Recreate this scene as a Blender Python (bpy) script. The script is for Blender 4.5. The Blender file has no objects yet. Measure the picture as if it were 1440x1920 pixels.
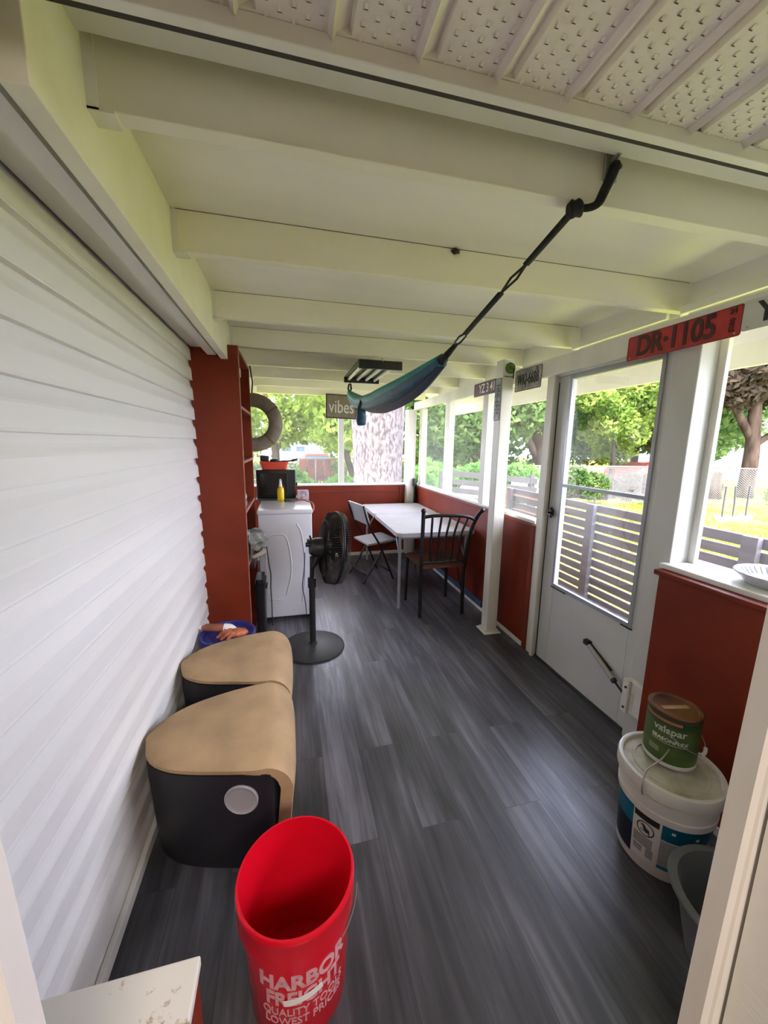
import bpy, bmesh, math, random
import numpy as np
from mathutils import Vector, Matrix
random.seed(7)
PI = math.pi
sc = bpy.context.scene
C = sc.collection

# ------------------------------------------------------------------ camera
CAM_ROT = ((0.97083596, 0.02909593, -0.23797262), (-0.2393731, 0.17288714, -0.9554112), (0.01334382, 0.98451179, 0.17480984))
CAM_Z = 1.5
cam_d = bpy.data.cameras.new('camera'); cam = bpy.data.objects.new('camera', cam_d); C.objects.link(cam)
cam_d.sensor_fit = 'HORIZONTAL'; cam_d.sensor_width = 36; cam_d.lens = 36 * 718 / 1440
cam_d.clip_start = 0.02; cam_d.clip_end = 300
M = Matrix(CAM_ROT).to_4x4(); M.translation = (0, 0, CAM_Z); cam.matrix_world = M
sc.camera = cam

# ------------------------------------------------------------------ world, sun, lamps, exposure
w = bpy.data.worlds.new('sky'); sc.world = w; w.use_nodes = True
wn = w.node_tree.nodes; wl = w.node_tree.links; wn.clear()
wo = wn.new('ShaderNodeOutputWorld'); wb = wn.new('ShaderNodeBackground')
tc = wn.new('ShaderNodeTexCoord'); mp = wn.new('ShaderNodeMapping'); mp.inputs['Scale'].default_value = (1, 1, 2.2)
nz = wn.new('ShaderNodeTexNoise'); nz.inputs['Scale'].default_value = 2.2; nz.inputs['Detail'].default_value = 5
rp = wn.new('ShaderNodeValToRGB')
rp.color_ramp.elements[0].position = .40; rp.color_ramp.elements[0].color = (.64, .69, 1, 1)
rp.color_ramp.elements[1].position = .62; rp.color_ramp.elements[1].color = (.94, .92, 1, 1)
wl.new(tc.outputs['Generated'], mp.inputs['Vector']); wl.new(mp.outputs[0], nz.inputs['Vector'])
wl.new(nz.outputs['Fac'], rp.inputs[0]); wl.new(rp.outputs[0], wb.inputs[0]); wl.new(wb.outputs[0], wo.inputs[0])
wb.inputs[1].default_value = 4.8
sun_d = bpy.data.lights.new('sun', 'SUN'); sun = bpy.data.objects.new('sun', sun_d); C.objects.link(sun)
sun_d.energy = 6.0; sun_d.angle = math.radians(2.5); sun_d.color = (1, .95, .80)
sun.rotation_euler = Vector((-.35, -.55, .95)).to_track_quat('Z', 'Y').to_euler()
room_d = bpy.data.lights.new('room_lamp', 'AREA'); room = bpy.data.objects.new('room_lamp', room_d); C.objects.link(room)
room_d.energy = 23; room_d.size = .9; room_d.color = (1, .88, .80)
room.location = (.3, -1.5, 2.3); room.rotation_euler = (0, 0, 0)
sc.view_settings.view_transform = 'Standard'; sc.view_settings.look = 'None'
sc.view_settings.gamma = 1; sc.view_settings.use_curve_mapping = False
sc.view_settings.exposure = 1.9
sc.render.film_transparent = False

# ------------------------------------------------------------------ materials
def mat(name, col, rough=.55, metal=0, var=.06, scale=6, bump=0, bscale=40, spec=.5, stretch=(1, 1, 1), col2=None, lo=.35, hi=.65, trans=0, coat=0):
    m = bpy.data.materials.new(name); m.use_nodes = True
    nt = m.node_tree; n = nt.nodes; l = nt.links
    b = n['Principled BSDF']
    b.inputs['Roughness'].default_value = rough; b.inputs['Metallic'].default_value = metal
    b.inputs['Specular IOR Level'].default_value = spec
    if coat: b.inputs['Coat Weight'].default_value = coat
    t = n.new('ShaderNodeTexCoord'); mpn = n.new('ShaderNodeMapping'); mpn.inputs['Scale'].default_value = stretch
    l.new(t.outputs['Object'], mpn.inputs['Vector'])
    z = n.new('ShaderNodeTexNoise'); z.inputs['Scale'].default_value = scale; z.inputs['Detail'].default_value = 5
    l.new(mpn.outputs[0], z.inputs['Vector'])
    r = n.new('ShaderNodeValToRGB'); e = r.color_ramp.elements
    c2 = col2 if col2 else tuple(max(0, c * (1 - 2 * var)) for c in col)
    e[0].position = lo; e[0].color = (*c2, 1); e[1].position = hi; e[1].color = (*col, 1)
    l.new(z.outputs['Fac'], r.inputs[0]); l.new(r.outputs[0], b.inputs['Base Color'])
    if bump:
        z2 = n.new('ShaderNodeTexNoise'); z2.inputs['Scale'].default_value = bscale; z2.inputs['Detail'].default_value = 3
        l.new(mpn.outputs[0], z2.inputs['Vector'])
        bp = n.new('ShaderNodeBump'); bp.inputs['Strength'].default_value = bump; bp.inputs['Distance'].default_value = .01
        l.new(z2.outputs['Fac'], bp.inputs['Height']); l.new(bp.outputs[0], b.inputs['Normal'])
    return m

def leafmat(name, a, b_, scale=1.5):
    m = bpy.data.materials.new(name); m.use_nodes = True
    nt = m.node_tree; n = nt.nodes; l = nt.links; n.clear()
    o = n.new('ShaderNodeOutputMaterial'); d = n.new('ShaderNodeBsdfDiffuse'); tr = n.new('ShaderNodeBsdfTranslucent'); mx = n.new('ShaderNodeMixShader')
    t = n.new('ShaderNodeTexCoord'); z = n.new('ShaderNodeTexNoise'); z.inputs['Scale'].default_value = scale; z.inputs['Detail'].default_value = 6
    r = n.new('ShaderNodeValToRGB'); r.color_ramp.elements[0].position = .38; r.color_ramp.elements[1].position = .62
    r.color_ramp.elements[0].color = (*a, 1); r.color_ramp.elements[1].color = (*b_, 1)
    l.new(t.outputs['Object'], z.inputs['Vector']); l.new(z.outputs['Fac'], r.inputs[0])
    l.new(r.outputs[0], d.inputs[0]); l.new(r.outputs[0], tr.inputs[0]); mx.inputs[0].default_value = .45
    l.new(d.outputs[0], mx.inputs[1]); l.new(tr.outputs[0], mx.inputs[2]); l.new(mx.outputs[0], o.inputs[0])
    return m

def clearmat(name, kind='glass', f=.1, col=(.8, .82, .8)):
    m = bpy.data.materials.new(name); m.use_nodes = True
    nt = m.node_tree; n = nt.nodes; l = nt.links; n.clear()
    o = n.new('ShaderNodeOutputMaterial'); t = n.new('ShaderNodeBsdfTransparent'); mx = n.new('ShaderNodeMixShader')
    g = n.new('ShaderNodeBsdfGlossy' if kind == 'glass' else 'ShaderNodeBsdfDiffuse')
    g.inputs[0].default_value = (*col, 1)
    if kind == 'glass': g.inputs['Roughness'].default_value = .03
    tcn = n.new('ShaderNodeTexCoord'); z = n.new('ShaderNodeTexNoise'); z.inputs['Scale'].default_value = 3
    mr = n.new('ShaderNodeMapRange'); mr.inputs['To Min'].default_value = f * .75; mr.inputs['To Max'].default_value = f * 1.25
    l.new(tcn.outputs['Object'], z.inputs['Vector']); l.new(z.outputs['Fac'], mr.inputs['Value']); l.new(mr.outputs[0], mx.inputs[0])
    l.new(t.outputs[0], mx.inputs[1]); l.new(g.outputs[0], mx.inputs[2]); l.new(mx.outputs[0], o.inputs[0])
    return m

MW = mat('white_paint', (.80, .79, .73), .45, var=.03, scale=4, bump=.08, bscale=30)
MWB = mat('beam_paint', (.87, .84, .68), .5, var=.05, scale=5, bump=.12, bscale=25, stretch=(.3, 1, 1))
MCEIL = mat('ceiling_panel_paint', (.92, .88, .77), .45, var=.07, scale=1.6, stretch=(.35, 1.6, 1), bump=.05, bscale=12)
MSID = mat('vinyl_siding', (.80, .785, .755), .42, var=.03, scale=3, bump=.06, bscale=60, stretch=(1, .25, 2))
MSOF = mat('vinyl_soffit', (.82, .77, .72), .5, var=.05, scale=3, bump=.1, bscale=60)
MDARK = mat('gap_shade_and_threshold', (.05, .045, .04), .9)  # near-black for painted shade in gaps and seams; also the threshold
MRED = mat('brick_red_paint', (.21, .026, .007), .48, spec=.3, var=.12, scale=3, bump=.08, bscale=22)
MREDL = mat('pale_red_edge', (.45, .17, .12), .5, var=.2, scale=20)  # paler red for the front edges of shelves and side panel
MDOOR = mat('storm_door_white', (.60, .60, .56), .38, var=.02, scale=3)
MGLASS = clearmat('door_glass', 'glass', .09, (.9, .95, .95))
MSCREEN = clearmat('window_screen', 'mesh', .13, (.62, .64, .60))
MPOST = mat('post_paint', (.80, .78, .68), .45, var=.06, scale=5, bump=.12, bscale=25, stretch=(1, 1, .3))
MCAS = mat('door_casing_paint', (.74, .70, .65), .5, var=.05, scale=6, bump=.1, bscale=25, stretch=(1, 1, .2))
MBLK = mat('black_plastic', (.014, .014, .016), .42, var=.1)
MBLKM = mat('black_powder_coated_metal', (.012, .011, .011), .38, var=.1, metal=.2)
MTAN = mat('tan_suede', (.50, .345, .195), .85, var=.13, scale=5, bump=.25, bscale=220, spec=.15)
MDKP = mat('dark_plastic_shell', (.016, .015, .02), .5, var=.1)
MCUP = mat('lit_grey_cup_recess', (.38, .36, .38), .35, var=.05)  # pale grey stands in for light inside the stool's cup
MBRED = mat('red_bucket_plastic', (.72, .005, .022), .22, var=.04, scale=3, spec=.5)
MLET = mat('pale_pink_print', (.72, .38, .42), .6, var=.12, scale=60)
MWPL = mat('white_plastic', (.74, .70, .63), .38, var=.06, scale=8)
MWPD = mat('dusty_white_lid', (.62, .58, .47), .6, var=.2, scale=9, col2=(.30, .27, .15))
MWP2 = mat('clean_white_plastic', (.86, .86, .86), .35, var=.02)
MBLUE = mat('blue_label', (.0, .13, .22), .4, var=.1)
MNAVY = mat('dark_navy_label', (.008, .012, .03), .4)
MGREYL = mat('grey_label_print', (.33, .34, .34), .5, var=.12, scale=30)
MPAPER = mat('white_label_paper', (.70, .66, .60), .5, var=.04)
MINK = mat('black_ink', (.02, .018, .018), .5)
MGRN = mat('green_can_label', (.115, .19, .035), .35, var=.25, scale=5, col2=(.022, .055, .02), stretch=(.4, .4, 1.6))
MRUST = mat('brown_rusty_lid', (.26, .10, .03), .4, var=.3, scale=9, col2=(.07, .03, .015))
MTAPE = mat('kraft_tape', (.48, .30, .16), .6, var=.12, scale=40)
MSTEEL = mat('steel_wire', (.5, .48, .44), .35, metal=.8)
MGREY = mat('grey_tub_plastic', (.14, .15, .155), .4, var=.08)
MWASH = mat('washer_enamel', (.76, .77, .83), .25, var=.02, coat=.3)
MFTOP = mat('folding_table_plastic', (.52, .51, .52), .35, var=.05, bump=.12, bscale=90)
MFLEG = mat('grey_metal_tube', (.40, .42, .44), .35, metal=.3)
MWOOD = mat('dark_wood_seat', (.13, .045, .022), .35, var=.25, scale=8, stretch=(1, 8, 1), coat=.3)
MTEAL = mat('teal_nylon', (.02, .26, .24), .6, var=.15, scale=12, bump=.4, bscale=25, stretch=(2, .3, 2))
MNBL = mat('blue_nylon', (.02, .10, .17), .6, var=.2, scale=12, bump=.4, bscale=25, stretch=(2, .3, 2))
MNVN = mat('navy_nylon', (.012, .022, .06), .6, var=.2, scale=12)
MROPE = mat('black_webbing', (.008, .008, .010), .8, bump=.3, bscale=120)
MTUBE = mat('white_light_tube', (.78, .76, .76), .25)
MRTAN = mat('tan_canvas', (.27, .23, .17), .85, var=.12, scale=14, bump=.3, bscale=140)
MRDK = mat('tan_canvas_seam', (.16, .115, .075), .85)
MYEL = mat('yellow_liquid_bottle', (.85, .62, .02), .25)
MORED = mat('orange_red_enamel', (.70, .08, .04), .35)
MORG = mat('orange_cloth', (.75, .22, .11), .8, var=.3, scale=18, bump=.4, bscale=40)
MORB = mat('orange_brown_tube', (.45, .15, .08), .35, var=.2, scale=14)
MBLID = mat('blue_lid_plastic', (.035, .04, .26), .35, var=.1)
MPLRED = mat('red_plate_paint', (.48, .03, .032), .4, var=.15, scale=20)
MPLDK = mat('dark_plate_ink', (.06, .012, .012), .5)
MPLMAR = mat('maroon_plate_paint', (.13, .02, .032), .4, var=.12)
MPLGR = mat('weathered_grey_plate', (.44, .42, .38), .5, var=.25, scale=25)
MPLWH = mat('white_plate_paint', (.66, .66, .62), .45, var=.08)
MSIGN = mat('taupe_sign_board', (.20, .17, .12), .7, var=.12, scale=12)
MSIGNF = mat('dark_sign_frame', (.05, .03, .025), .6)
MGSTK = mat('green_sticker', (.09, .20, .03), .5, var=.25, scale=40)
MPINK = mat('pink_cord', (.55, .18, .15), .6)
MBAG = mat('printed_paper_bag', (.66, .55, .60), .7, var=.3, scale=35, col2=(.30, .22, .30))
MGRASS = mat('yard_grass', (.20, .235, .022), .95, var=.3, scale=1.1, col2=(.21, .20, .055), bump=.6, bscale=25, spec=0)
MBARK = mat('pale_bark', (.165, .14, .148), .95, var=.35, scale=26, col2=(.062, .048, .052), stretch=(1, 1, .45), bump=1, bscale=24, spec=.1, lo=.40, hi=.56)
MBARK2 = mat('brown_bark', (.085, .058, .042), .95, var=.35, scale=5, stretch=(1, 1, .25), bump=.8, bscale=8, spec=.1)
MSLAT = mat('grey_stained_boards', (.20, .19, .205), .7, var=.12, scale=6, stretch=(1, .2, 3))
MGALV = mat('galvanised_wire', (.24, .24, .25), .5, metal=.2)
MHOUSE = mat('pale_house_siding', (.22, .24, .26), .7, var=.05)
MROOF = mat('grey_shingle_roof', (.30, .28, .27), .8, var=.15)
MGLW = mat('dark_house_window', (.06, .10, .16), .15)
MCEDAR = mat('weathered_cedar', (.26, .145, .095), .75, var=.2, scale=9, stretch=(1, 6, 1))
MBRICK = mat('red_brick_paint', (.20, .055, .045), .8, var=.25, scale=10)

MROOMW = mat('beige_room_wall', (.45, .38, .32), .8)
MROOMF = mat('brown_room_floor', (.16, .10, .07), .6)
def floor_material():
    m = bpy.data.materials.new('dark_vinyl_planks'); m.use_nodes = True
    nt = m.node_tree; n = nt.nodes; l = nt.links; b = n['Principled BSDF']
    t = n.new('ShaderNodeTexCoord')
    mp1 = n.new('ShaderNodeMapping'); mp1.inputs['Rotation'].default_value = (0, 0, PI / 2); mp1.inputs['Location'].default_value = (0, .06, 0)
    l.new(t.outputs['Object'], mp1.inputs['Vector'])
    br = n.new('ShaderNodeTexBrick'); br.offset = .37; br.inputs['Scale'].default_value = 1
    br.inputs['Brick Width'].default_value = 1.2; br.inputs['Row Height'].default_value = .178
    br.inputs['Mortar Size'].default_value = .0011; br.inputs['Mortar Smooth'].default_value = .2; br.inputs['Bias'].default_value = 0
    br.inputs['Color1'].default_value = (.78, .78, .78, 1); br.inputs['Color2'].default_value = (1.12, 1.12, 1.12, 1); br.inputs['Mortar'].default_value = (.45, .45, .45, 1)
    l.new(mp1.outputs[0], br.inputs['Vector'])
    # streaks run along each plank (y)
    mp2 = n.new('ShaderNodeMapping'); mp2.inputs['Scale'].default_value = (26, 1.5, 1)
    l.new(t.outputs['Object'], mp2.inputs['Vector'])
    va = n.new('ShaderNodeVectorMath'); va.operation = 'ADD'; l.new(mp2.outputs[0], va.inputs[0])
    sc3 = n.new('ShaderNodeVectorMath'); sc3.operation = 'SCALE'; sc3.inputs['Scale'].default_value = 9
    l.new(br.outputs['Color'], sc3.inputs[0]); l.new(sc3.outputs[0], va.inputs[1])
    z = n.new('ShaderNodeTexNoise'); z.inputs['Scale'].default_value = 1; z.inputs['Detail'].default_value = 7; z.inputs['Roughness'].default_value = .62; z.inputs['Distortion'].default_value = .5
    l.new(va.outputs[0], z.inputs['Vector'])
    z9 = n.new('ShaderNodeTexNoise'); z9.inputs['Scale'].default_value = 1.0; z9.inputs['Detail'].default_value = 3
    mp9 = n.new('ShaderNodeMapping'); mp9.inputs['Scale'].default_value = (5.5, 1.3, 1); l.new(t.outputs['Object'], mp9.inputs['Vector'])
    va9 = n.new('ShaderNodeVectorMath'); va9.operation = 'ADD'; l.new(mp9.outputs[0], va9.inputs[0]); l.new(sc3.outputs[0], va9.inputs[1]); l.new(va9.outputs[0], z9.inputs['Vector'])
    ad = n.new('ShaderNodeMath'); ad.operation = 'MULTIPLY_ADD'; ad.inputs[1].default_value = .55; l.new(z9.outputs['Fac'], ad.inputs[0])
    ml = n.new('ShaderNodeMath'); ml.operation = 'MULTIPLY'; ml.inputs[1].default_value = .55; l.new(z.outputs['Fac'], ml.inputs[0]); l.new(ml.outputs[0], ad.inputs[2])
    r = n.new('ShaderNodeValToRGB'); e = r.color_ramp.elements
    e[0].position = .42; e[0].color = (.034, .034, .038, 1); e[1].position = .72; e[1].color = (.175, .17, .192, 1)
    k = e.new(.55); k.color = (.070, .069, .079, 1)
    l.new(ad.outputs[0], r.inputs[0])
    mx = n.new('ShaderNodeMix'); mx.data_type = 'RGBA'; mx.blend_type = 'MULTIPLY'; mx.inputs[0].default_value = 1
    l.new(r.outputs[0], mx.inputs[6]); l.new(br.outputs['Color'], mx.inputs[7]); l.new(mx.outputs[2], b.inputs['Base Color'])
    mr = n.new('ShaderNodeMapRange'); mr.inputs['From Min'].default_value = .3; mr.inputs['From Max'].default_value = .75
    mr.inputs['To Min'].default_value = .42; mr.inputs['To Max'].default_value = .26
    l.new(z.outputs['Fac'], mr.inputs['Value']); l.new(mr.outputs[0], b.inputs['Roughness'])
    bp = n.new('ShaderNodeBump'); bp.inputs['Strength'].default_value = .18; bp.inputs['Distance'].default_value = .004
    l.new(z.outputs['Fac'], bp.inputs['Height']); l.new(bp.outputs[0], b.inputs['Normal'])
    return m
MFLOOR = floor_material()

# ------------------------------------------------------------------ helpers
def at(px, py, Y):
    """world point on the plane y = Y that the photograph's pixel looks at"""
    c = Vector((px - 720, 960 - py, -718)); r = Matrix(CAM_ROT) @ c; t = Y / r.y
    return Vector((r.x * t, Y, CAM_Z + r.z * t))

def obj(name, bm, m, parent=None, smooth=False, loc=None, auto=None, mats=None):
    me = bpy.data.meshes.new(name); bmesh.ops.recalc_face_normals(bm, faces=bm.faces[:]) if not getattr(bm, 'keepn', False) else None
    bm.to_mesh(me); bm.free()
    for mm in ([m] + (mats or [])): me.materials.append(mm)
    if smooth:
        me.polygons.foreach_set('use_smooth', [True] * len(me.polygons))
        if auto is not None:
            try: me.set_sharp_from_angle(angle=math.radians(auto))
            except Exception: pass
    o = bpy.data.objects.new(name, me); C.objects.link(o)
    if parent is not None: o.parent = parent
    if loc: o.location = loc
    return o

def islands(name, bm, m, parent, smooth=False, auto=None, mats=None):
    """every loose piece of bm becomes a part of its own"""
    seen = set(); out = []
    bm.verts.ensure_lookup_table()
    for v in bm.verts:
        if v in seen: continue
        st = [v]; comp = {v}
        while st:
            q = st.pop()
            for e in q.link_edges:
                w_ = e.other_vert(q)
                if w_ not in comp: comp.add(w_); st.append(w_)
        seen |= comp
        nb = NB(); mp_ = {a: nb.verts.new(a.co) for a in comp}
        for f in {f for a in comp for f in a.link_faces}:
            nf = nb.faces.new([mp_[a] for a in f.verts]); nf.material_index = f.material_index
        out.append(obj(name, nb, m, parent, smooth, None, auto, mats))
    bm.free(); return out

def thing(name, label, cat, loc=(0, 0, 0), rotz=0, group=None):
    o = bpy.data.objects.new(name, None); C.objects.link(o); o.empty_display_size = .1
    o.location = loc; o.rotation_euler = (0, 0, rotz); o['label'] = label; o['category'] = cat
    if group: o['group'] = group
    return o
def tag(o, label, cat, group=None, kind=None):
    o['label'] = label; o['category'] = cat
    if group: o['group'] = group
    if kind: o['kind'] = kind
    return o
def struct(name, bm, m, label=None, parent=None, **k):
    o = obj(name, bm, m, parent, **k)
    if parent is None: o['kind'] = 'structure'
    if label: o['label'] = label
    return o
def dup(root, loc, rotz=0, label=None):
    r = root.copy(); C.objects.link(r); r.location = loc; r.rotation_euler = (0, 0, rotz)
    if label: r['label'] = label
    for ch in list(root.children):
        c = ch.copy(); C.objects.link(c); c.parent = r
        for g in ch.children:
            d = g.copy(); C.objects.link(d); d.parent = c
    return r

def NB(): return bmesh.new()
def box(bm, x0, x1, y0, y1, z0, z1, bev=0, seg=2, mi=0):
    M4 = Matrix.Translation(((x0 + x1) / 2, (y0 + y1) / 2, (z0 + z1) / 2)) @ Matrix.Diagonal((abs(x1 - x0), abs(y1 - y0), abs(z1 - z0), 1))
    r = bmesh.ops.create_cube(bm, size=1, matrix=M4)
    if mi:
        for f in {f for v in r['verts'] for f in v.link_faces}: f.material_index = mi
    if bev:
        es = list({e for v in r['verts'] for e in v.link_edges})
        bmesh.ops.bevel(bm, geom=es, offset=bev, segments=seg, affect='EDGES', profile=.5)
    return bm
def bx(x0, x1, y0, y1, z0, z1, bev=0, seg=2): return box(NB(), x0, x1, y0, y1, z0, z1, bev, seg)
def frame_of(d):
    d = d.normalized(); up = Vector((0, 0, 1)) if abs(d.z) < .95 else Vector((1, 0, 0))
    a = d.cross(up).normalized(); b = a.cross(d).normalized(); return a, b
def tube(bm, pts, r, n=10, caps=True, flat=None, mi=0):
    pts = [Vector(p) for p in pts]; k = len(pts); rings = []
    pa = None
    for i, p in enumerate(pts):
        d = (pts[min(i + 1, k - 1)] - pts[max(i - 1, 0)])
        if pa is None: a, b = frame_of(d)
        else:
            dn = d.normalized(); a = (pa - dn * pa.dot(dn))
            a = a.normalized() if a.length > 1e-6 else frame_of(d)[0]; b = a.cross(dn).normalized()
        pa = a
        rr = r[i] if isinstance(r, (list, tuple)) else r
        rb = rr * (flat if flat else 1)
        rings.append([bm.verts.new(p + a * math.cos(2 * PI * j / n) * rr + b * math.sin(2 * PI * j / n) * rb) for j in range(n)])
    fs = []
    for i in range(k - 1):
        for j in range(n):
            fs.append(bm.faces.new((rings[i][j], rings[i][(j + 1) % n], rings[i + 1][(j + 1) % n], rings[i + 1][j])))
    if caps: fs.append(bm.faces.new(rings[0][::-1])); fs.append(bm.faces.new(rings[-1]))
    for f in fs: f.material_index = mi
    return bm
def bar(bm, p, q, w_, h_, bev=0):
    p, q = Vector(p), Vector(q); d = q - p; a, b = frame_of(d)
    R = Matrix((a, d.normalized(), b)).transposed().to_4x4()
    M4 = Matrix.Translation((p + q) / 2) @ R @ Matrix.Diagonal((w_, d.length, h_, 1))
    r = bmesh.ops.create_cube(bm, size=1, matrix=M4)
    if bev: bmesh.ops.bevel(bm, geom=list({e for v in r['verts'] for e in v.link_edges}), offset=bev, segments=2, affect='EDGES')
    return bm
def lathe(bm, prof, n=48, c=(0, 0, 0), sx=1, sy=1, mi=0):
    rings = []
    for r, z in prof:
        if r < 1e-5: rings.append([bm.verts.new((c[0], c[1], c[2] + z))])
        else: rings.append([bm.verts.new((c[0] + sx * r * math.cos(2 * PI * j / n), c[1] + sy * r * math.sin(2 * PI * j / n), c[2] + z)) for j in range(n)])
    for A_, B_ in zip(rings, rings[1:]):
        for j in range(n):
            j2 = (j + 1) % n
            if len(A_) == 1 and len(B_) == 1: continue
            if len(A_) == 1: f = bm.faces.new((A_[0], B_[j], B_[j2]))
            elif len(B_) == 1: f = bm.faces.new((A_[j], A_[j2], B_[0]))
            else: f = bm.faces.new((A_[j], A_[j2], B_[j2], B_[j]))
            f.material_index = mi
    return bm
def prism(bm, pts, axis, a0, a1, mi=0):
    """pts: 2D outline; axis 'x','y','z' is the extrusion axis"""
    def P(u, v, t): return {'x': (t, u, v), 'y': (u, t, v), 'z': (u, v, t)}[axis]
    A_ = [bm.verts.new(P(u, v, a0)) for u, v in pts]; B_ = [bm.verts.new(P(u, v, a1)) for u, v in pts]
    n = len(pts); fs = [bm.faces.new(A_), bm.faces.new(B_[::-1])]
    for i in range(n): fs.append(bm.faces.new((A_[i], B_[i], B_[(i + 1) % n], A_[(i + 1) % n])))
    for f in fs: f.material_index = mi
    return bm
def xf(bm, M4):
    bmesh.ops.transform(bm, matrix=M4, verts=bm.verts[:]); return bm
def rrect(w_, h_, r, n=5):
    out = []
    for cx, cy, a0 in ((w_ / 2 - r, h_ / 2 - r, 0), (-w_ / 2 + r, h_ / 2 - r, 90), (-w_ / 2 + r, -h_ / 2 + r, 180), (w_ / 2 - r, -h_ / 2 + r, 270)):
        for i in range(n + 1):
            a = math.radians(a0 + 90 * i / n); out.append((cx + r * math.cos(a), cy + r * math.sin(a)))
    return out
def text_bm(s, size, depth=.001, bold=0, sx=1, align='CENTER', spacing=1):
    cu = bpy.data.curves.new('lettering', 'FONT'); cu.body = s; cu.size = size; cu.extrude = depth; cu.offset = bold
    cu.align_x = align; cu.align_y = 'CENTER'; cu.resolution_u = 3; cu.space_character = spacing
    o = bpy.data.objects.new('tmp_text', cu); C.objects.link(o)
    dg = bpy.context.evaluated_depsgraph_get(); dg.update()
    me = bpy.data.meshes.new_from_object(o.evaluated_get(dg))
    bm = NB(); bm.from_mesh(me)
    bpy.data.objects.remove(o); bpy.data.curves.remove(cu); bpy.data.meshes.remove(me)
    if sx != 1: xf(bm, Matrix.Diagonal((sx, 1, 1, 1)))
    return bm
def merge(bm, other):
    me = bpy.data.meshes.new('tmp'); other.to_mesh(me); other.free(); bm.from_mesh(me); bpy.data.meshes.remove(me); return bm
def smoothpath(P, n=8):
    out = []
    for i in range(len(P) - 1):
        p0, p1, p2, p3 = P[max(i - 1, 0)], P[i], P[i + 1], P[min(i + 2, len(P) - 1)]
        for k in range(n):
            s = k / n
            out.append(tuple(.5 * ((2 * p1[j]) + (-p0[j] + p2[j]) * s + (2 * p0[j] - 5 * p1[j] + 4 * p2[j] - p3[j]) * s * s + (-p0[j] + 3 * p1[j] - 3 * p2[j] + p3[j]) * s ** 3) for j in range(len(P[0]))))
    out.append(P[-1]); return out
TXT_WALL = Matrix(((0, 0, -1, 0), (-1, 0, 0, 0), (0, 1, 0, 0), (0, 0, 0, 1)))   # reads when looking towards +x
TXT_FAR = Matrix(((1, 0, 0, 0), (0, 0, -1, 0), (0, 1, 0, 0), (0, 0, 0, 1)))     # reads when looking towards +y
def cyl_text(items, R, az, c=(0, 0, 0)):
    """wrap lines of text round an upright cylinder; R(z) radius; az = facing direction"""
    bm = NB()
    for s, size, z, sx, bold in items:
        t = text_bm(s, size, .0004, bold, sx)
        bmesh.ops.triangulate(t, faces=t.faces[:])
        for v in t.verts:
            x, y, d = v.co; zz = z + y; rr = R(zz) + .0006 + d; a = az + x / R(zz)
            v.co = (c[0] + rr * math.cos(a), c[1] + rr * math.sin(a), c[2] + zz)
        merge(bm, t)
    return bm
def cyl_patch(bm, R, az0, az1, z0, z1, off=.0005, n=16, c=(0, 0, 0), mi=0):
    rows = []
    for i in range(n + 1):
        a = az0 + (az1 - az0) * i / n
        rows.append([bm.verts.new((c[0] + (R(z) + off) * math.cos(a), c[1] + (R(z) + off) * math.sin(a), c[2] + z)) for z in (z0, z1)] +
                    [bm.verts.new((c[0] + (R(z) + off - .0004) * math.cos(a), c[1] + (R(z) + off - .0004) * math.sin(a), c[2] + z)) for z in (z1, z0)])
    for A_, B_ in zip(rows, rows[1:]):
        for j in range(4):
            f = bm.faces.new((A_[j], B_[j], B_[(j + 1) % 4], A_[(j + 1) % 4])); f.material_index = mi
    return bm

# ================================================================== SETTING
FARY = 5.02
struct('floor', bx(-.60, 1.78, -.6, 5.1, -.03, 0), MFLOOR, 'dark grey vinyl plank floor with pale brushed streaks')

# vinyl siding, dutch lap profile repeated up the wall
def siding(y0, y1, ztop):
    bm = NB(); prof = []; c = .1165; k = 0
    z = 0
    while z < ztop:
        for dx, dz in ((-.020, 0), (.0, .0005), (.001, .003), (-.001, .010), (-.0025, .062), (-.005, .070), (-.0115, .082), (-.0165, .094), (-.0190, .106), (-.020, .1160)):
            prof.append((-.553 + dx, min(z + dz, ztop)))
        z += c
    a = [bm.verts.new((x, y0, z)) for x, z in prof]; b = [bm.verts.new((x, y1, z)) for x, z in prof]
    for i in range(len(prof) - 1): bm.faces.new((a[i], b[i], b[i + 1], a[i + 1]))
    box(bm, -.60, -.574, y0, y1, 0, ztop)
    return bm
struct('wall_left', siding(.34, 5.05, 2.26), MSID, 'white horizontal vinyl siding of the house wall')
struct('baseboard_left', bx(-.554, -.535, .38, 5.0, 0, .045, .004), MW, 'thin white trim strip at the foot of the siding')
# the house room the photograph is taken from
bm = NB(); box(bm, -1.6, -1.55, -3.2, .26, -.03, 2.35); struct('wall_room_left', bm, MROOMW)
bm = NB(); box(bm, 2.3, 2.35, -3.2, .26, -.03, 2.35); struct('wall_room_right', bm, MROOMW)
bm = NB(); box(bm, -1.6, 2.35, -3.2, -3.15, -.03, 2.35); struct('wall_room_back', bm, MROOMW)
bm = NB(); box(bm, -1.6, 2.35, -3.2, .30, 2.35, 2.40); struct('ceiling_room', bm, MROOMW)
bm = NB(); box(bm, -1.6, 2.35, -3.2, -.6, -.05, -.02); struct('floor_room', bm, MROOMF)
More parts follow.
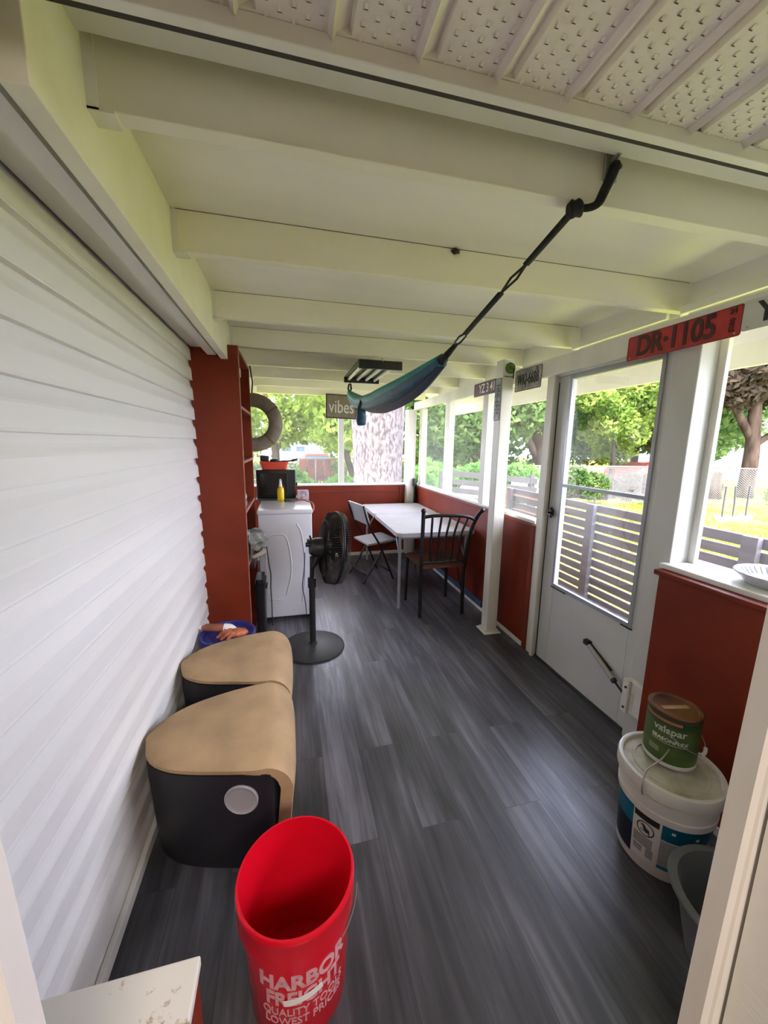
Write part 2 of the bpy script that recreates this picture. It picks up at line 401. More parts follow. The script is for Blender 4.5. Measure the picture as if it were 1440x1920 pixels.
# house wall with the doorway the photograph is taken through
bm = NB(); box(bm, -1.6, -.30, .26, .34, -.03, 2.4); box(bm, .70, 2.35, .26, .34, -.03, 2.4); box(bm, -.30, .70, .26, .34, 2.1, 2.4)
struct('wall_near', bm, MSID, 'house wall around the open doorway')
def casing(x0, lean, s):
    bm = NB()
    prof = [(0, 0), (.018, 0), (.020, .004), (.026, .004), (.028, 0), (.075, 0), (.075, .012), (.20, .012), (.20, .03), (0, .03)]
    pts = [(x0 + s * u, .345 + v) for u, v in prof]
    prism(bm, pts, 'z', 0, 2.12)
    for v in bm.verts: v.co.x += s * lean * (v.co.z - .6)
    return bm
struct('trim_1', casing(-.254, .032, -1), MCAS, 'off-white wooden door casing at the left edge')
struct('trim_2', casing(.656, .021, 1), MCAS, 'off-white wooden door casing at the right edge')

# eave soffit with punched vents and ribs
def soffit():
    bm = NB(); z = 2.15; y0, y1 = .34, .745; step = .148; x = -.62 + .02
    a = -.66
    while a < 1.9:
        # recessed V groove then flat panel
        pts = [(a, z), (a + .008, z - .012), (a + .014, z), (a + .036, z + .012), (a + .040, z), (a + step, z)]
        A_ = [bm.verts.new((u, y0, v)) for u, v in pts]; B_ = [bm.verts.new((u, y1, v)) for u, v in pts]
        for i in range(len(pts) - 1): bm.faces.new((A_[i], A_[i + 1], B_[i + 1], B_[i]))
        for i in range(5):
            for j in range(16):
                cx = a + .054 + i * .021; cy = y0 + .02 + j * .025 + (i % 2) * .012
                # small punched louvre
                v = [bm.verts.new(p) for p in ((cx - .0035, cy, z - .0003), (cx + .0035, cy, z - .0003), (cx + .0022, cy + .007, z - .0022), (cx - .0022, cy + .007, z - .0022))]
                f = bm.faces.new(v)
                v2 = [bm.verts.new(p) for p in ((cx - .0022, cy + .0071, z - .0022), (cx + .0022, cy + .0071, z - .0022), (cx + .0042, cy + .0105, z - .0003), (cx - .0042, cy + .0105, z - .0003))]
                f2 = bm.faces.new(v2); f2.material_index = 1
        a += step
    box(bm, -.7, 1.95, y0, y1 + .02, z + .02, z + .03)
    return bm
struct('ceiling', soffit(), MSOF, 'perforated vinyl eave soffit above the doorway', mats=[MDARK])
bm = NB(); box(bm, -.66, 1.90, .742, .762, 2.122, 2.150, .002); box(bm, -.66, .72, .738, .758, 2.150, 2.168)
struct('trim_3', bm, MW, 'white channel strip along the soffit edge')
struct('trim_4', bx(-.66, 1.90, .762, .795, 2.142, 2.158), MDARK, 'dark strip painting the shade in the gap behind the soffit channel')  # solid dark bar stands in for shade in the open gap
bm = NB(); box(bm, -.66, 1.90, .80, .925, 2.214, 2.232); 
struct('trim_5', bm, MW, 'white filler strip above the first rafter')

# ceiling panels and rafters
bm = NB(); box(bm, -.60, 1.86, .93, 5.1, 2.235, 2.25)
box(bm, -.66, 1.86, .80, .93, 2.24, 2.25)
struct('ceiling_panel', bm, MCEIL, 'off-white painted plywood porch roof panels')
JY = [.945, 1.50, 2.19, 2.80, 3.40, 3.98, 4.55]
for i, y in enumerate(JY):
    bm = bx(-.345, 1.85, y, y + .038, 2.112, 2.236, .002)
    o = struct('rafter' if i == 0 else 'rafter.%03d' % i, bm, MWB)
    bm = NB()
    box(bm, -.345, -.325, y - .003, y + .0, 2.108, 2.232)
    box(bm, -.345, -.30, y - .003, y + .041, 2.106, 2.112)
    obj('joist_hanger', bm, MW, o)
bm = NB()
for y in JY[1:4]: box(bm, -.33, 1.78, y - .0012, y, 2.2335, 2.2352)  # dark slivers paint the shadow along the rafter tops
struct('trim_19', bm, MDARK, 'dark strips painting the joint shadow where rafters meet the ceiling panels')
nb_ = NB(); bmesh.ops.create_icosphere(nb_, subdivisions=3, radius=1, matrix=Matrix.Diagonal((.017, .010, .010, 1)))
for v in nb_.verts: v.co *= 1 + .2 * math.sin(v.co.x * 300) * math.cos(v.co.z * 400)
tag(obj('mud_nest', nb_, mat('dark_mud', (.06, .04, .03), .9), smooth=True, loc=(.640, 1.495, 2.224)), 'small dark mud nest at the top of the second rafter', 'nest')
# ledger beam along the house wall, with a second board beside it
bm = NB(); box(bm, -.385, -.345, .755, 5.0, 2.0, 2.235, .002)
struct('beam_left', bm, MWB, 'long white ledger beam beside the siding')
bm = NB(); box(bm, -.553, -.41, .34, 5.0, 2.06, 2.075); box(bm, -.46, -.41, .34, 5.0, 2.02, 2.06); 
struct('trim_6', bm, MW, 'white frieze board at the top of the siding')
struct('trim_7', bx(-.41, -.386, .35, 5.0, 2.06, 2.07), MDARK, 'dark strip painting the shade in the slot between ledger beam and frieze board')  # near-black board paints the shade between the two timbers
# header on the yard side, roof overhang and fascia
bm = NB(); box(bm, 1.645, 1.69, .60, 2.6, 1.945, 2.052, .003); box(bm, 1.645, 1.69, 2.6, 5.02, 1.95, 2.045, .003)
struct('beam_right', bm, MPOST, 'white header board carrying number plates')
bm = NB()
for a, b in zip(JY, JY[1:]): box(bm, 1.80, 1.82, a + .038, b, 2.075, 2.235)
struct('trim_8', bm, MW, 'white blocking boards between the rafters above the header')
bm = NB()
for a, b in zip(JY[:3], JY[1:3]): box(bm, 1.725, 1.745, a + .045, b - .02, 2.09, 2.125, .003)
struct('trim_9', bm, MW, 'white battens above the header')
bm = NB(); prism(bm, [(1.82, 2.20), (2.30, 2.03), (2.30, 2.045), (1.82, 2.24)], 'y', .2, 5.3); box(bm, 2.29, 2.32, .2, 5.35, 1.915, 2.05)
struct('trim_10', bm, MCEIL, 'roof overhang and white fascia outside')
struct('roof', xf(bx(-1.6, 2.33, .30, 5.4, 2.41, 2.44), Matrix.Identity(4)), MROOF, 'porch roof')

# far half wall
bm = NB(); box(bm, -.56, 1.70, FARY, FARY + .09, 0, .955, .003)
struct('wall_far', bm, MRED, 'brick-red half wall across the far end')
bm = NB(); box(bm, -.56, 1.62, FARY - .02, FARY + .10, .955, .975, .004)
struct('trim_11', bm, MW, 'white sill on the far half wall')
bm = NB(); box(bm, -.56, 1.52, FARY - .010, FARY + .0, .86, .875, .002); box(bm, 1.46, 1.48, FARY - .012, FARY, 0, .95, .003); box(bm, -.56, 1.5, FARY - .012, FARY, 0, .03)
struct('trim_12', bm, MRED, 'red edge boards of the far half wall')
struct('baseboard_far', bx(-.5, 1.6, FARY - .03, FARY - .012, 0, .04), MW)
bm = NB(); box(bm, -.56, 1.80, FARY, FARY + .05, 2.09, 2.235); struct('beam_far', bm, MWB, 'white beam over the far opening')
struct('stud', bx(.635, .705, FARY + .01, FARY + .06, .975, 2.10, .003), MPOST, 'thin grey-white stud in the far opening')
struct('post', bx(1.54, 1.655, 4.93, FARY + .05, 0, 1.95, .004), MPOST, 'white corner post')
struct('window_1', bx(-.56, .635, FARY + .045, FARY + .047, .975, 2.09), MSCREEN, 'insect screen of the far opening, left bay')
struct('window_2', bx(.705, 1.54, FARY + .045, FARY + .047, .975, 2.09), MSCREEN, 'insect screen of the far opening, right bay')

# right half wall, back section
bm = NB(); box(bm, 1.69, 1.75, 2.34, 5.02, 0, .945, .003); box(bm, 1.675, 1.755, 2.34, 5.02, .925, .95, .004); box(bm, 1.665, 1.69, 2.30, 2.345, 0, .95, .004)
struct('wall_right', bm, MRED, 'brick-red half wall beside the table')
struct('trim_13', bx(1.69, 1.78, 2.34, 5.02, .95, .975, .004), MW, 'white window sill along the yard side')
struct('trim_18', bx(1.674, 1.689, 3.0, 4.9, .03, .085, .002), mat('blue_tape', (.06, .12, .22), .5), 'strip of blue masking tape low on the red wall')
struct('baseboard_right', bx(1.672, 1.688, 2.36, 4.95, 0, .03, .003), MW, 'thin white strip at the foot of the red wall')
bm = NB()
for y0, y1 in ((4.80, 4.96), (3.94, 4.10), (3.11, 3.24)): box(bm, 1.70, 1.765, y0 + .02, y1 - .02, .975, 1.96, .003)
struct('trim_14', bm, MPOST, 'white studs between the yard windows')
# near section
bm = NB(); box(bm, 1.60, 1.70, .36, 1.30, 0, .955, .004); box(bm, 1.585, 1.71, .36, 1.315, .94, .962, .004)
struct('wall_right_near', bm, MRED, 'brick-red half wall near the doorway')
struct('trim_15', bx(1.63, 1.86, .36, 1.33, .962, .985, .004), MW, 'white sill on the near half wall')
struct('baseboard_right_near', bx(1.585, 1.60, .40, 1.0, 0, .035, .003), MW)
struct('post_door', bx(1.665, 1.765, 1.31, 1.43, 0, 1.95, .004), MDOOR, 'wide white post right of the storm door')
struct('trim_16', bx(1.765, 1.79, 1.28, 1.44, .985, 1.95, .003), MW, 'outer white stud of the door post')
for i, (a, b) in enumerate(((2.36, 3.12), (3.23, 3.95), (4.09, 4.81))):
    struct('window_%d' % (i + 3), bx(1.762, 1.764, a, b, .975, 1.96), MSCREEN, 'insect screen in a yard window')
# free-standing porch post with flared foot
bm = NB(); box(bm, 1.515, 1.605, 2.60, 2.69, .0, 1.99, .004); box(bm, 1.520, 1.60, 2.605, 2.70, 1.99, 2.112, .003)
pst = struct('post_porch', bm, MPOST, 'white wooden porch post standing inside the header')
bm = NB(); box(bm, 1.485, 1.63, 2.57, 2.72, 0, .012, .005); box(bm, 1.50, 1.615, 2.59, 2.70, .012, .03, .006)
obj('post_foot', bm, MPOST, pst)
bm = NB(); tube(bm, [(1.60, 2.597, 1.98), (1.60, 2.597, 2.05)], .004, 6); tube(bm, [(1.53, 2.597, 1.992), (1.60, 2.597, 1.992)], .0022, 6)
obj('bracket', bm, MBLKM, pst)

# storm door
bm = NB(); box(bm, 1.675, 1.745, 2.225, 2.305, 0, 1.96, .003); box(bm, 1.66, 1.68, 2.215, 2.24, 0, 1.95, .003); box(bm, 1.69, 1.74, 1.43, 2.23, 1.935, 1.97, .003)
struct('door_frame', bm, MPOST, 'white storm door frame')
dr = bpy.data.objects.new('door_1', None); C.objects.link(dr); dr['kind'] = 'structure'; dr['label'] = 'white storm door with two clear glass panes'
X0, X1 = 1.700, 1.735
bm = NB()
box(bm, X0, X1, 2.10, 2.222, .010, 1.935, .003); box(bm, X0, X1, 1.432, 1.50, .010, 1.935, .003)
box(bm, X0, X1, 1.50, 2.10, 1.905, 1.935, .003); box(bm, X0, X1, 1.50, 2.10, .010, .585, .003)
obj('door_panel', bm, MDOOR, dr)
bm = NB()
for (a, b, c_, d) in ((1.485, 1.505, .575, 1.93), (2.09, 2.11, .575, 1.93)): box(bm, X0 - .008, X0 + .004, a, b, c_, d, .002)
box(bm, X0 - .008, X0 + .004, 1.505, 2.09, .575, .598, .002); box(bm, X0 - .008, X0 + .004, 1.505, 2.09, 1.908, 1.928, .002); box(bm, X0 - .010, X0 + .006, 1.505, 2.09, 1.245, 1.265, .002)
obj('glazing_bead', bm, MFLEG, dr)
obj('glass_pane', bx(X0 + .012, X0 + .015, 1.50, 2.10, .585, 1.25), MGLASS, dr)
obj('glass_pane', bx(X0 + .020, X0 + .023, 1.50, 2.10, 1.26, 1.905), MGLASS, dr)
bm = NB(); tube(bm, [(1.688, 2.172, 1.03), (1.688, 2.172, 1.10)], .007, 10); box(bm, 1.680, 1.700, 2.155, 2.195, 1.045, 1.085, .004); tube(bm, [(1.68, 2.17, 1.065), (1.645, 2.165, 1.062), (1.64, 2.13, 1.062)], .006, 8)
obj('door_handle', bm, MBLKM, dr)
bm = NB(); box(bm, X0 - .006, X0 + .0, 1.48, 1.55, .566, .574, .001); box(bm, X0 - .006, X0, 1.98, 2.115, .566, .576, .001)
islands('weather_strip', bm, MBLK, dr)
bm = NB(); box(bm, X0 - .002, X0 - .0005, 2.21, 2.218, .0, 1.9)
obj('door_seam', bm, MBLKM, dr)
struct('threshold', bx(1.696, 1.80, 1.43, 2.24, 0, .014, .002), MDARK, 'dark threshold strip added to block light under the storm door')  # added to close the light leak below the door panel
cl = thing('door_closer', 'chrome and black pneumatic closer tube slanting across the storm door kick panel', 'door closer', (1.68, 1.6, .3))
bm = NB(); a_ = Vector((1.685, 1.735, .352)); b_ = Vector((1.662, 1.52, .268)); tube(bm, [a_, b_], .013, 14)
o = obj('cylinder_tube', bm, MSTEEL, cl, smooth=True, auto=40); o.location = (-1.68, -1.6, -.3)
bm = NB(); tube(bm, [b_ + (b_ - a_) * .02, Vector((1.652, 1.40, .222))], .006, 10); tube(bm, [b_, b_ + (b_ - a_) * .06], .016, 12)
o = obj('piston_rod', bm, MBLKM, cl); o.location = (-1.68, -1.6, -.3)
bm = NB(); box(bm, 1.672, 1.700, 1.725, 1.765, .345, .375, .003); bar(bm, (1.693, 1.76, .372), (1.687, 1.56, .290), .012, .008)
o = obj('mounting_bracket', bm, MBLKM, cl); o.location = (-1.68, -1.6, -.3)
bm = NB(); box(bm, 1.632, 1.664, 1.318, 1.42, .17, .35, .006); box(bm, 1.618, 1.632, 1.385, 1.42, .17, .35, .004)
wbk = tag(obj('wooden_block', bm, MW), 'small white painted wooden block holding the door closer beside the red wall', 'block')
bm = NB()
for z in (.2, .31): tube(bm, [(1.613, 1.40, z), (1.618, 1.40, z)], .006, 8)
islands('screw', bm, MBLKM, wbk)

# ================================================================== NEAR THINGS
def bucket_profile(R0, R1, H, t=.003, lip=.012):
    return [(0, 0), (R0 - .004, 0), (R0, .006), (R1 - .008, H * .80), (R1 + .004, H * .80), (R1 + .005, H * .815), (R1 + .002, H * .94), (R1 + .0045, H * .955), (R1 + .0045, H - .004), (R1 + .002, H),
            (R1 - .003, H), (R1 - .004, H * .95), (R1 - .010, H * .79), (R0 - t, .008), (0, .008)]
# red bucket
RB = (-.012, .872)
rb = thing('bucket', 'empty bright red plastic bucket with pale lettering and a white tape strip on the floor', 'bucket', (RB[0], RB[1], 0))
bm = lathe(NB(), bucket_profile(.129, .150, .372), 72)
obj('bucket_shell', bm, MBRED, rb, smooth=True, auto=35)
Rf = lambda z: .129 + (.142 - .129) * (z / .298) + .0002
bm = cyl_text([('HARBOR', .062, .222, .94, .0024), ('FREIGHT', .062, .168, .82, .0022), ('QUALITY TOOLS', .036, .124, .80, .0005), ('LOWEST PRICES', .036, .093, .80, .0005)], Rf, math.radians(-84))
obj('printed_lettering', bm, MLET, rb)
bm = NB()
t = bx(-.048, .048, -.009, .009, 0, .001)
bmesh.ops.subdivide_edges(t, edges=t.edges[:], cuts=10, use_grid_fill=True)
xf(t, Matrix.Rotation(math.radians(9), 4, 'Z'))
for v in t.verts:
    x, y, d = v.co; zz = .168 + y; a = math.radians(-86) + x / Rf(zz); rr = Rf(zz) + .002 + d; v.co = (rr * math.cos(a), rr * math.sin(a), zz)
merge(bm, t); obj('tape_strip', bm, MWP2, rb)
bm = NB(); pts = []
for i in range(25):
    a = PI * i / 24; pts.append((-.163 * math.cos(a), -.164 * math.sin(a) * .55 - .0, .325 - .150 * math.sin(a)))
pts = [Vector(p) for p in pts]
R_ = Matrix.Rotation(math.radians(-12), 4, 'Z'); tube(bm, [R_ @ p for p in pts], .0013, 6)
o = obj('bail_handle', bm, MSTEEL, rb)

# stools
def stool(loc, label):
    t = thing('stool', label, 'stool', loc, 0, 'wedge stools along the siding')
    half = [(-.515, .0), (-.508, .045), (-.488, .09), (-.45, .130), (-.39, .168), (-.30, .200), (-.20, .225), (-.12, .240), (-.06, .240), (-.030, .228), (-.012, .205), (-.004, .15), (0, .08), (.001, 0)]
    def cr(P, n):
        out = []
        for i in range(len(P) - 1):
            p0, p1, p2, p3 = P[max(i - 1, 0)], P[i], P[i + 1], P[min(i + 2, len(P) - 1)]
            for k in range(n):
                s = k / n
                out.append(tuple(.5 * ((2 * p1[j]) + (-p0[j] + p2[j]) * s + (2 * p0[j] - 5 * p1[j] + 4 * p2[j] - p3[j]) * s * s + (-p0[j] + 3 * p1[j] - 3 * p2[j] + p3[j]) * s ** 3) for j in (0, 1)))
        return out
    up = cr(half, 3)
    ring = up + [(x, -y) for x, y in up[::-1][:-1]]
    ring = [ring[0]] + ring[1:]
    H = .41
    def ztop(x, r=.10, xf_=0):     # waterfall front: top falls away with a round shoulder
        d = x - (xf_ - r)
        base = H - .010 * max(0, (-x - .25)) / .25
        if d <= 0: return base
        d = min(d, r * .999)
        return base - (r - math.sqrt(r * r - d * d))
    def shellbm(scale, z0, topdrop, xcut):
        clampx = lambda X: X if X < -.08 else -.08 + (X + .08) * .55
        bm = NB(); cx, cy = -.24, 0; rings = []
        for s, f in ((0, .93), (.35, .965), (.8, .995), (1, 1)):
            rr = []
            for x, y in ring:
                X = clampx(cx + (x - cx) * scale * f); Y = y * scale * f
                zt = ztop(X, .07, -.034) - topdrop
                rr.append(bm.verts.new((X, Y, z0 + (zt - z0) * s)))
            rings.append(rr)
        n = len(ring)
        for A_, B_ in zip(rings, rings[1:]):
            for j in range(n): bm.faces.new((A_[j], A_[(j + 1) % n], B_[(j + 1) % n], B_[j]))
        bm.faces.new(rings[0][::-1])
        # top as shrinking rings
        prev = rings[-1]
        for f in (.97, .9, .75, .55, .3):
            rr = []
            for x, y in ring:
                X = clampx(cx + (x - cx) * scale * f); Y = y * scale * f
                rr.append(bm.verts.new((X, Y, ztop(X, .07, -.034) - topdrop + (.012 * (1 - f * f) if topdrop == 0 else 0))))
            for j in range(n): bm.faces.new((prev[j], prev[(j + 1) % n], rr[(j + 1) % n], rr[j]))
            prev = rr
        bm.faces.new(prev)
        return bm
    obj('body', shellbm(1.0, 0, .016, 0), MDKP, t, smooth=True, auto=50)
    # tan cushion: sheet over the top that runs down the front edge
    bm = NB(); path = []
    x = -.515
    for i in range(22): path.append((-.515 + i * (.415 / 21), None))
    pth = [(px_, ztop(px_) + .006) for px_, _ in path]
    for i in range(1, 9):
        a = (PI / 2) * i / 8; pth.append((-.10 + .108 * math.sin(a), H - .10 + .108 * math.cos(a) + -.001))
    for z in (.28, .25, .20, .15, .10, .05, .015): pth.append((.008 - (.31 - z) * .10, z))
    def hw(xq):
        for (xa, ya), (xb, yb) in zip(up, up[1:]):
            if xa <= xq <= xb: return ya + (yb - ya) * (xq - xa) / max(1e-9, xb - xa)
        return .0
    secs = []; nseg = 12
    for i, (xx, zz) in enumerate(pth):
        if i <= 21: wv = hw(min(xx, -.06)) if xx < -.06 else .240
        elif i <= 29: wv = .240 - .001 * (i - 21)
        else: wv = .232 - (.28 - zz) * .06
        if i == 0: wv = .018
        wv += .004
        top, bot = [], []
        dx = pth[min(i + 1, len(pth) - 1)][0] - pth[max(i - 1, 0)][0]; dz = pth[min(i + 1, len(pth) - 1)][1] - pth[max(i - 1, 0)][1]
        L = math.hypot(dx, dz); nx, nz = -dz / L, dx / L
        for k in range(nseg + 1):
            s = -1 + 2 * k / nseg
            s = math.sin(s * PI / 2)
            dome = .012 * (1 - abs(s) ** 4)
            top.append(bm.verts.new((xx + nx * dome, wv * s, zz + nz * dome)))
        for k in range(nseg, -1, -1):
            s = math.sin((-1 + 2 * k / nseg) * PI / 2)
            th = .016 + .026 * min(1, max(0, i - 18) / 9); bot.append(bm.verts.new((xx - nx * th, wv * s * .985, zz - nz * th)))
        secs.append(top + bot)
    n = len(secs[0])
    for A_, B_ in zip(secs, secs[1:]):
        for j in range(n): bm.faces.new((A_[j], A_[(j + 1) % n], B_[(j + 1) % n], B_[j]))
    bm.faces.new(secs[0]); bm.faces.new(secs[-1][::-1])
    obj('cushion', bm, MTAN, t, smooth=True, auto=60)
    # round recess on the near side; its pale grey paints the light caught inside
    bm = NB(); prof = [(.055, -.012), (.057, .003), (.053, .006), (.050, .003), (.040, .0015), (.028, .001), (.0, .001)]
    lathe(bm, prof, 40)
    N = Matrix(((1, 0, 0, 0), (0, 0, -1, 0), (0, 1, 0, 0), (0, 0, 0, 1)))
    xf(bm, Matrix.Translation((-.164, -.2335, .303)) @ Matrix.Rotation(math.radians(-11), 4, 'Z') @ Matrix.Rotation(math.radians(0), 4, 'X') @ N)
    for f in bm.faces: f.material_index = 1 if f.calc_center_median().y > -10 else 0
    o = obj('grip_recess', bm, MCUP, t, smooth=True, auto=60); o.active_material = MCUP
    o.data.polygons.foreach_set('material_index', [0] * len(o.data.polygons))
    return t
s1 = stool((-.025, 1.425, 0), 'nearer tan suede topped wedge stool with round grip recess, behind the red bucket')
s2 = dup(s1, (-.030, 1.93, 0), 0, 'farther tan suede topped wedge stool, between the nearer stool and the bookcase')

# low white-topped box at bottom left
lb = thing('storage_box', 'low box with dirty white top and red side at the bottom left corner', 'box', (-.36, .52, 0))
bm = bx(-.18, .155, -.13, .145, 0, .462, .004); obj('box_body', bm, MRED, lb)
bm = bx(-.185, .160, -.135, .15, .462, .485, .004)
MDIRT = mat('chipped_white_top', (.72, .68, .60), .5, var=.05, scale=24, col2=(.30, .20, .12), lo=.31, hi=.36)
obj('box_top', bm, MDIRT, lb)

# white pail with blue label
WB = (1.318, .925)
wb_ = thing('pail', 'white tile adhesive pail with blue label and dusty lid beside the red wall', 'pail', (WB[0], WB[1], 0))
bm = lathe(NB(), [(0, 0), (.128, 0), (.132, .006), (.1445, .236), (.150, .238), (.1515, .262), (.148, .265), (.1485, .292), (.1535, .294), (.1545, .312), (.150, .316), (.1485, .335), (0, .335)], 64)
obj('pail_shell', bm, MWPL, wb_, smooth=True, auto=35)
bm = lathe(NB(), [(.150, .318), (.160, .32), (.1625, .326), (.1625, .360), (.160, .368), (.153, .370), (.146, .368), (.143, .356)], 64)
obj('lid_rim', bm, MWPL, wb_, smooth=True, auto=35)
bm = lathe(NB(), [(.1435, .357), (.118, .3575), (.115, .362), (.108, .362), (.105, .3575), (0, .359)], 64)
ld = obj('lid', bm, MWPD, wb_, smooth=True, auto=35)
Rp = lambda z: .132 + (z - .006) * (.0125 / .23)
A0 = math.radians; LS = -12
bm = NB(); cyl_patch(bm, Rp, A0(-230 + LS), A0(-166 + LS), .155, .232); obj('blue_band', bm, MBLUE, wb_)
bm = NB(); cyl_patch(bm, Rp, A0(-232 + LS), A0(-166 + LS), .035, .155); obj('navy_band', bm, MNAVY, wb_)
bm = NB(); cyl_patch(bm, Rp, A0(-165 + LS), A0(-132 + LS), .045, .234); obj('warning_label', bm, MPAPER, wb_)
bm = NB(); cyl_patch(bm, Rp, A0(-130 + LS), A0(-20 + LS), .172, .232); obj('blue_band', bm, MBLUE, wb_); bm = NB(); cyl_patch(bm, Rp, A0(-130 + LS), A0(-20 + LS), .048, .062); obj('blue_stripe', bm, MBLUE, wb_)
bm = NB(); cyl_patch(bm, Rp, A0(-130 + LS), A0(-20 + LS), .062, .168); obj('grey_panel', bm, MGREYL, wb_)
bm = NB(); cyl_patch(bm, Rp, A0(-164 + LS), A0(-133 + LS), .206, .230, .0012)
# prohibition ring with a figure silhouette, and lines of fine print
for i in range(24):
    a, b = 2 * PI * i / 24, 2 * PI * (i + 1) / 24
    def pt(r, an):
        u, v = r * math.cos(an), .174 + r * math.sin(an); az = A0(-148.5 + LS) + u / Rp(v); R1_ = Rp(v) + .0012; return Vector((R1_ * math.cos(az), R1_ * math.sin(az), v))
    bm.faces.new([bm.verts.new(p) for p in (pt(.024, a), pt(.024, b), pt(.028, b), pt(.028, a))])
def lp(u, v):
    az = A0(-148.5 + LS) + u / Rp(v); R1_ = Rp(v) + .0013; return Vector((R1_ * math.cos(az), R1_ * math.sin(az), v))
for poly in ([(-.014, .206), (-.006, .207), (.004, .196), (.013, .192), (.014, .178), (.008, .180), (.002, .176), (-.004, .182), (-.008, .195)], [(-.016, .184), (-.004, .180), (-.004, .176), (-.016, .180)], [(-.018, .200), (-.020, .204), (.018, .172), (.016, .168)]):
    bm.faces.new([bm.verts.new(lp(p[0], p[1] - .016)) for p in poly])
for z in (.138, .131, .124, .117, .110, .103): cyl_patch(bm, Rp, A0(-163 + LS), A0(-138 + LS), z, z + .003, .0012)
obj('warning_print', bm, MINK, wb_)
bm = NB(); cyl_patch(bm, Rp, A0(-162 + LS), A0(-150 + LS), .070, .095, .0012); cyl_patch(bm, Rp, A0(-145 + LS), A0(-136 + LS), .064, .100, .0012)
islands('small_print', bm, MGREYL, wb_)
bm = NB()
for az, z in ((-117, .212), (-88, .204)): cyl_patch(bm, Rp, A0(az - 2.2 + LS), A0(az + 2.2 + LS), z - .005, z + .005, .0014, 4)
islands('white_star', bm, MWP2, wb_)

# green paint can
GC = (1.352, .962)
gc = thing('paint_can', 'green labelled gallon paint can with brown lid standing on the white pail', 'paint can', (GC[0], GC[1], .371))
bm = lathe(NB(), [(0, .003), (.078, .003), (.080, 0), (.083, 0), (.083, .012), (.0815, .014), (.0815, .186), (0, .186)], 56)
obj('can_body', bm, MWPL, gc, smooth=True, auto=30)
Rg = lambda z: .0818
bm = NB(); cyl_patch(bm, Rg, A0(-242), A0(-62), .014, .186, .0006, 40); obj('label_wrap', bm, MGRN, gc, smooth=True, auto=30)
obj('can_rim', lathe(NB(), [(.0817, .184), (.0838, .187), (.0838, .196), (.081, .198), (.079, .190)], 56), mat('dark_brown_rim', (.07, .035, .02), .35), gc, smooth=True, auto=30)
bm = lathe(NB(), [(.080, .196), (.0795, .1985), (.068, .1985), (.066, .193), (0, .193)], 56); obj('can_lid', bm, MRUST, gc, smooth=True, auto=30)
bm = NB(); box(bm, -.050, .048, -.009, .009, .1932, .1942); xf(bm, Matrix.Rotation(A0(-12), 4, 'Z')); obj('lid_tape', bm, MTAPE, gc)
bm = NB(); cyl_patch(bm, Rg, A0(-215), A0(-125), .168, .178, .0012, 24); obj('label_stripe', bm, mat('copper_stripe', (.42, .16, .09), .4), gc)
bm = cyl_text([('valspar', .036, .140, 1.0, .0004)], lambda z: .0826, A0(-168 + 20)); obj('brand_lettering', bm, MPAPER, gc)
bm = cyl_text([('SEASONFLEX', .018, .102, 1.05, .0004)], lambda z: .0826, A0(-146)); cyl_patch(bm, Rg, A0(-185), A0(-110), .089, .0905, .0012, 20); 
for z in (.060, .053, .046): cyl_patch(bm, Rg, A0(-190), A0(-165), z, z + .0018, .0012, 8)
obj('small_lettering', bm, MPAPER, gc)
bm = NB(); pts = []
for i in range(19):
    a = PI * i / 18; pts.append(Vector((.088 * math.cos(a), -.10 * math.sin(a), .150 - .075 * math.sin(a))))
R_ = Matrix.Rotation(A0(18), 4, 'Z'); tube(bm, [R_ @ p for p in pts], .0016, 6)
islands('wire_handle', bm, MSTEEL, gc)
bm = NB(); tube(bm, [R_ @ pts[7], R_ @ pts[8], R_ @ pts[9], R_ @ pts[10]], .006, 8); obj('handle_grip', bm, MWP2, gc)
# wire handle of the pail lying across its lid
bm = NB(); tube(bm, smoothpath([(1.279, .908, .450), (1.265, .918, .405), (1.238, .925, .378), (1.195, .912, .376), (1.160, .892, .374), (1.149, .884, .350), (1.155, .884, .318)], 4), .0026, 6)
o = obj('wire_handle', bm, MSTEEL, wb_); o.location = (-WB[0], -WB[1], 0)

# grey tub
GB = (1.215, .575)
gt = thing('wash_tub', 'empty grey oval plastic tub on the floor in front of the white pail', 'tub', (GB[0], GB[1], 0), A0(28))
bm = lathe(NB(), [(0, .004), (.105, .004), (.115, .012), (.152, .205), (.156, .222), (.172, .226), (.175, .232), (.172, .238), (.153, .238), (.147, .225), (.110, .020), (0, .016)], 56, sx=1.0, sy=1.12)
obj('tub_shell', bm, MGREY, gt, smooth=True, auto=40)
bm = NB(); box(bm, -.045, .045, -.222, -.185, .226, .238, .004); obj('tub_handle', bm, MGREY, gt)

# blue-lidded bucket with glove and tube
BB = (-.388, 2.31)
bb = thing('bucket', 'white bucket with a blue lid in front of the red bookcase', 'bucket', (BB[0], BB[1], 0))
obj('bucket_shell', lathe(NB(), [(0, 0), (.128, 0), (.145, .30), (.149, .302), (.149, .345), (0, .345)], 48), MWP2, bb, smooth=True, auto=35)
obj('bucket_lid', lathe(NB(), [(.147, .325), (.158, .327), (.160, .336), (.159, .368), (.154, .372), (.146, .370), (.140, .352), (.118, .350), (.112, .356), (.104, .350), (0, .350)], 48), MBLID, bb, smooth=True, auto=35)
tb = thing('sealant_tube', 'orange and white squeeze tube lying on the blue bucket lid', 'tube', (-.44, 2.33, .395))
bm = NB(); tube(bm, [(-.09, .02, -.002), (-.075, .017, 0), (.0, -.004, 0), (.045, -.015, 0)], [.014, .024, .026, .025], 16, flat=.9); obj('tube_body', bm, MORB, tb, smooth=True, auto=50)
bm = NB(); tube(bm, [(.035, -.012, 0), (.075, -.020, -.003), (.10, -.027, -.008)], [.0262, .024, .012], 16); obj('tube_label', bm, MWP2, tb, smooth=True, auto=50)
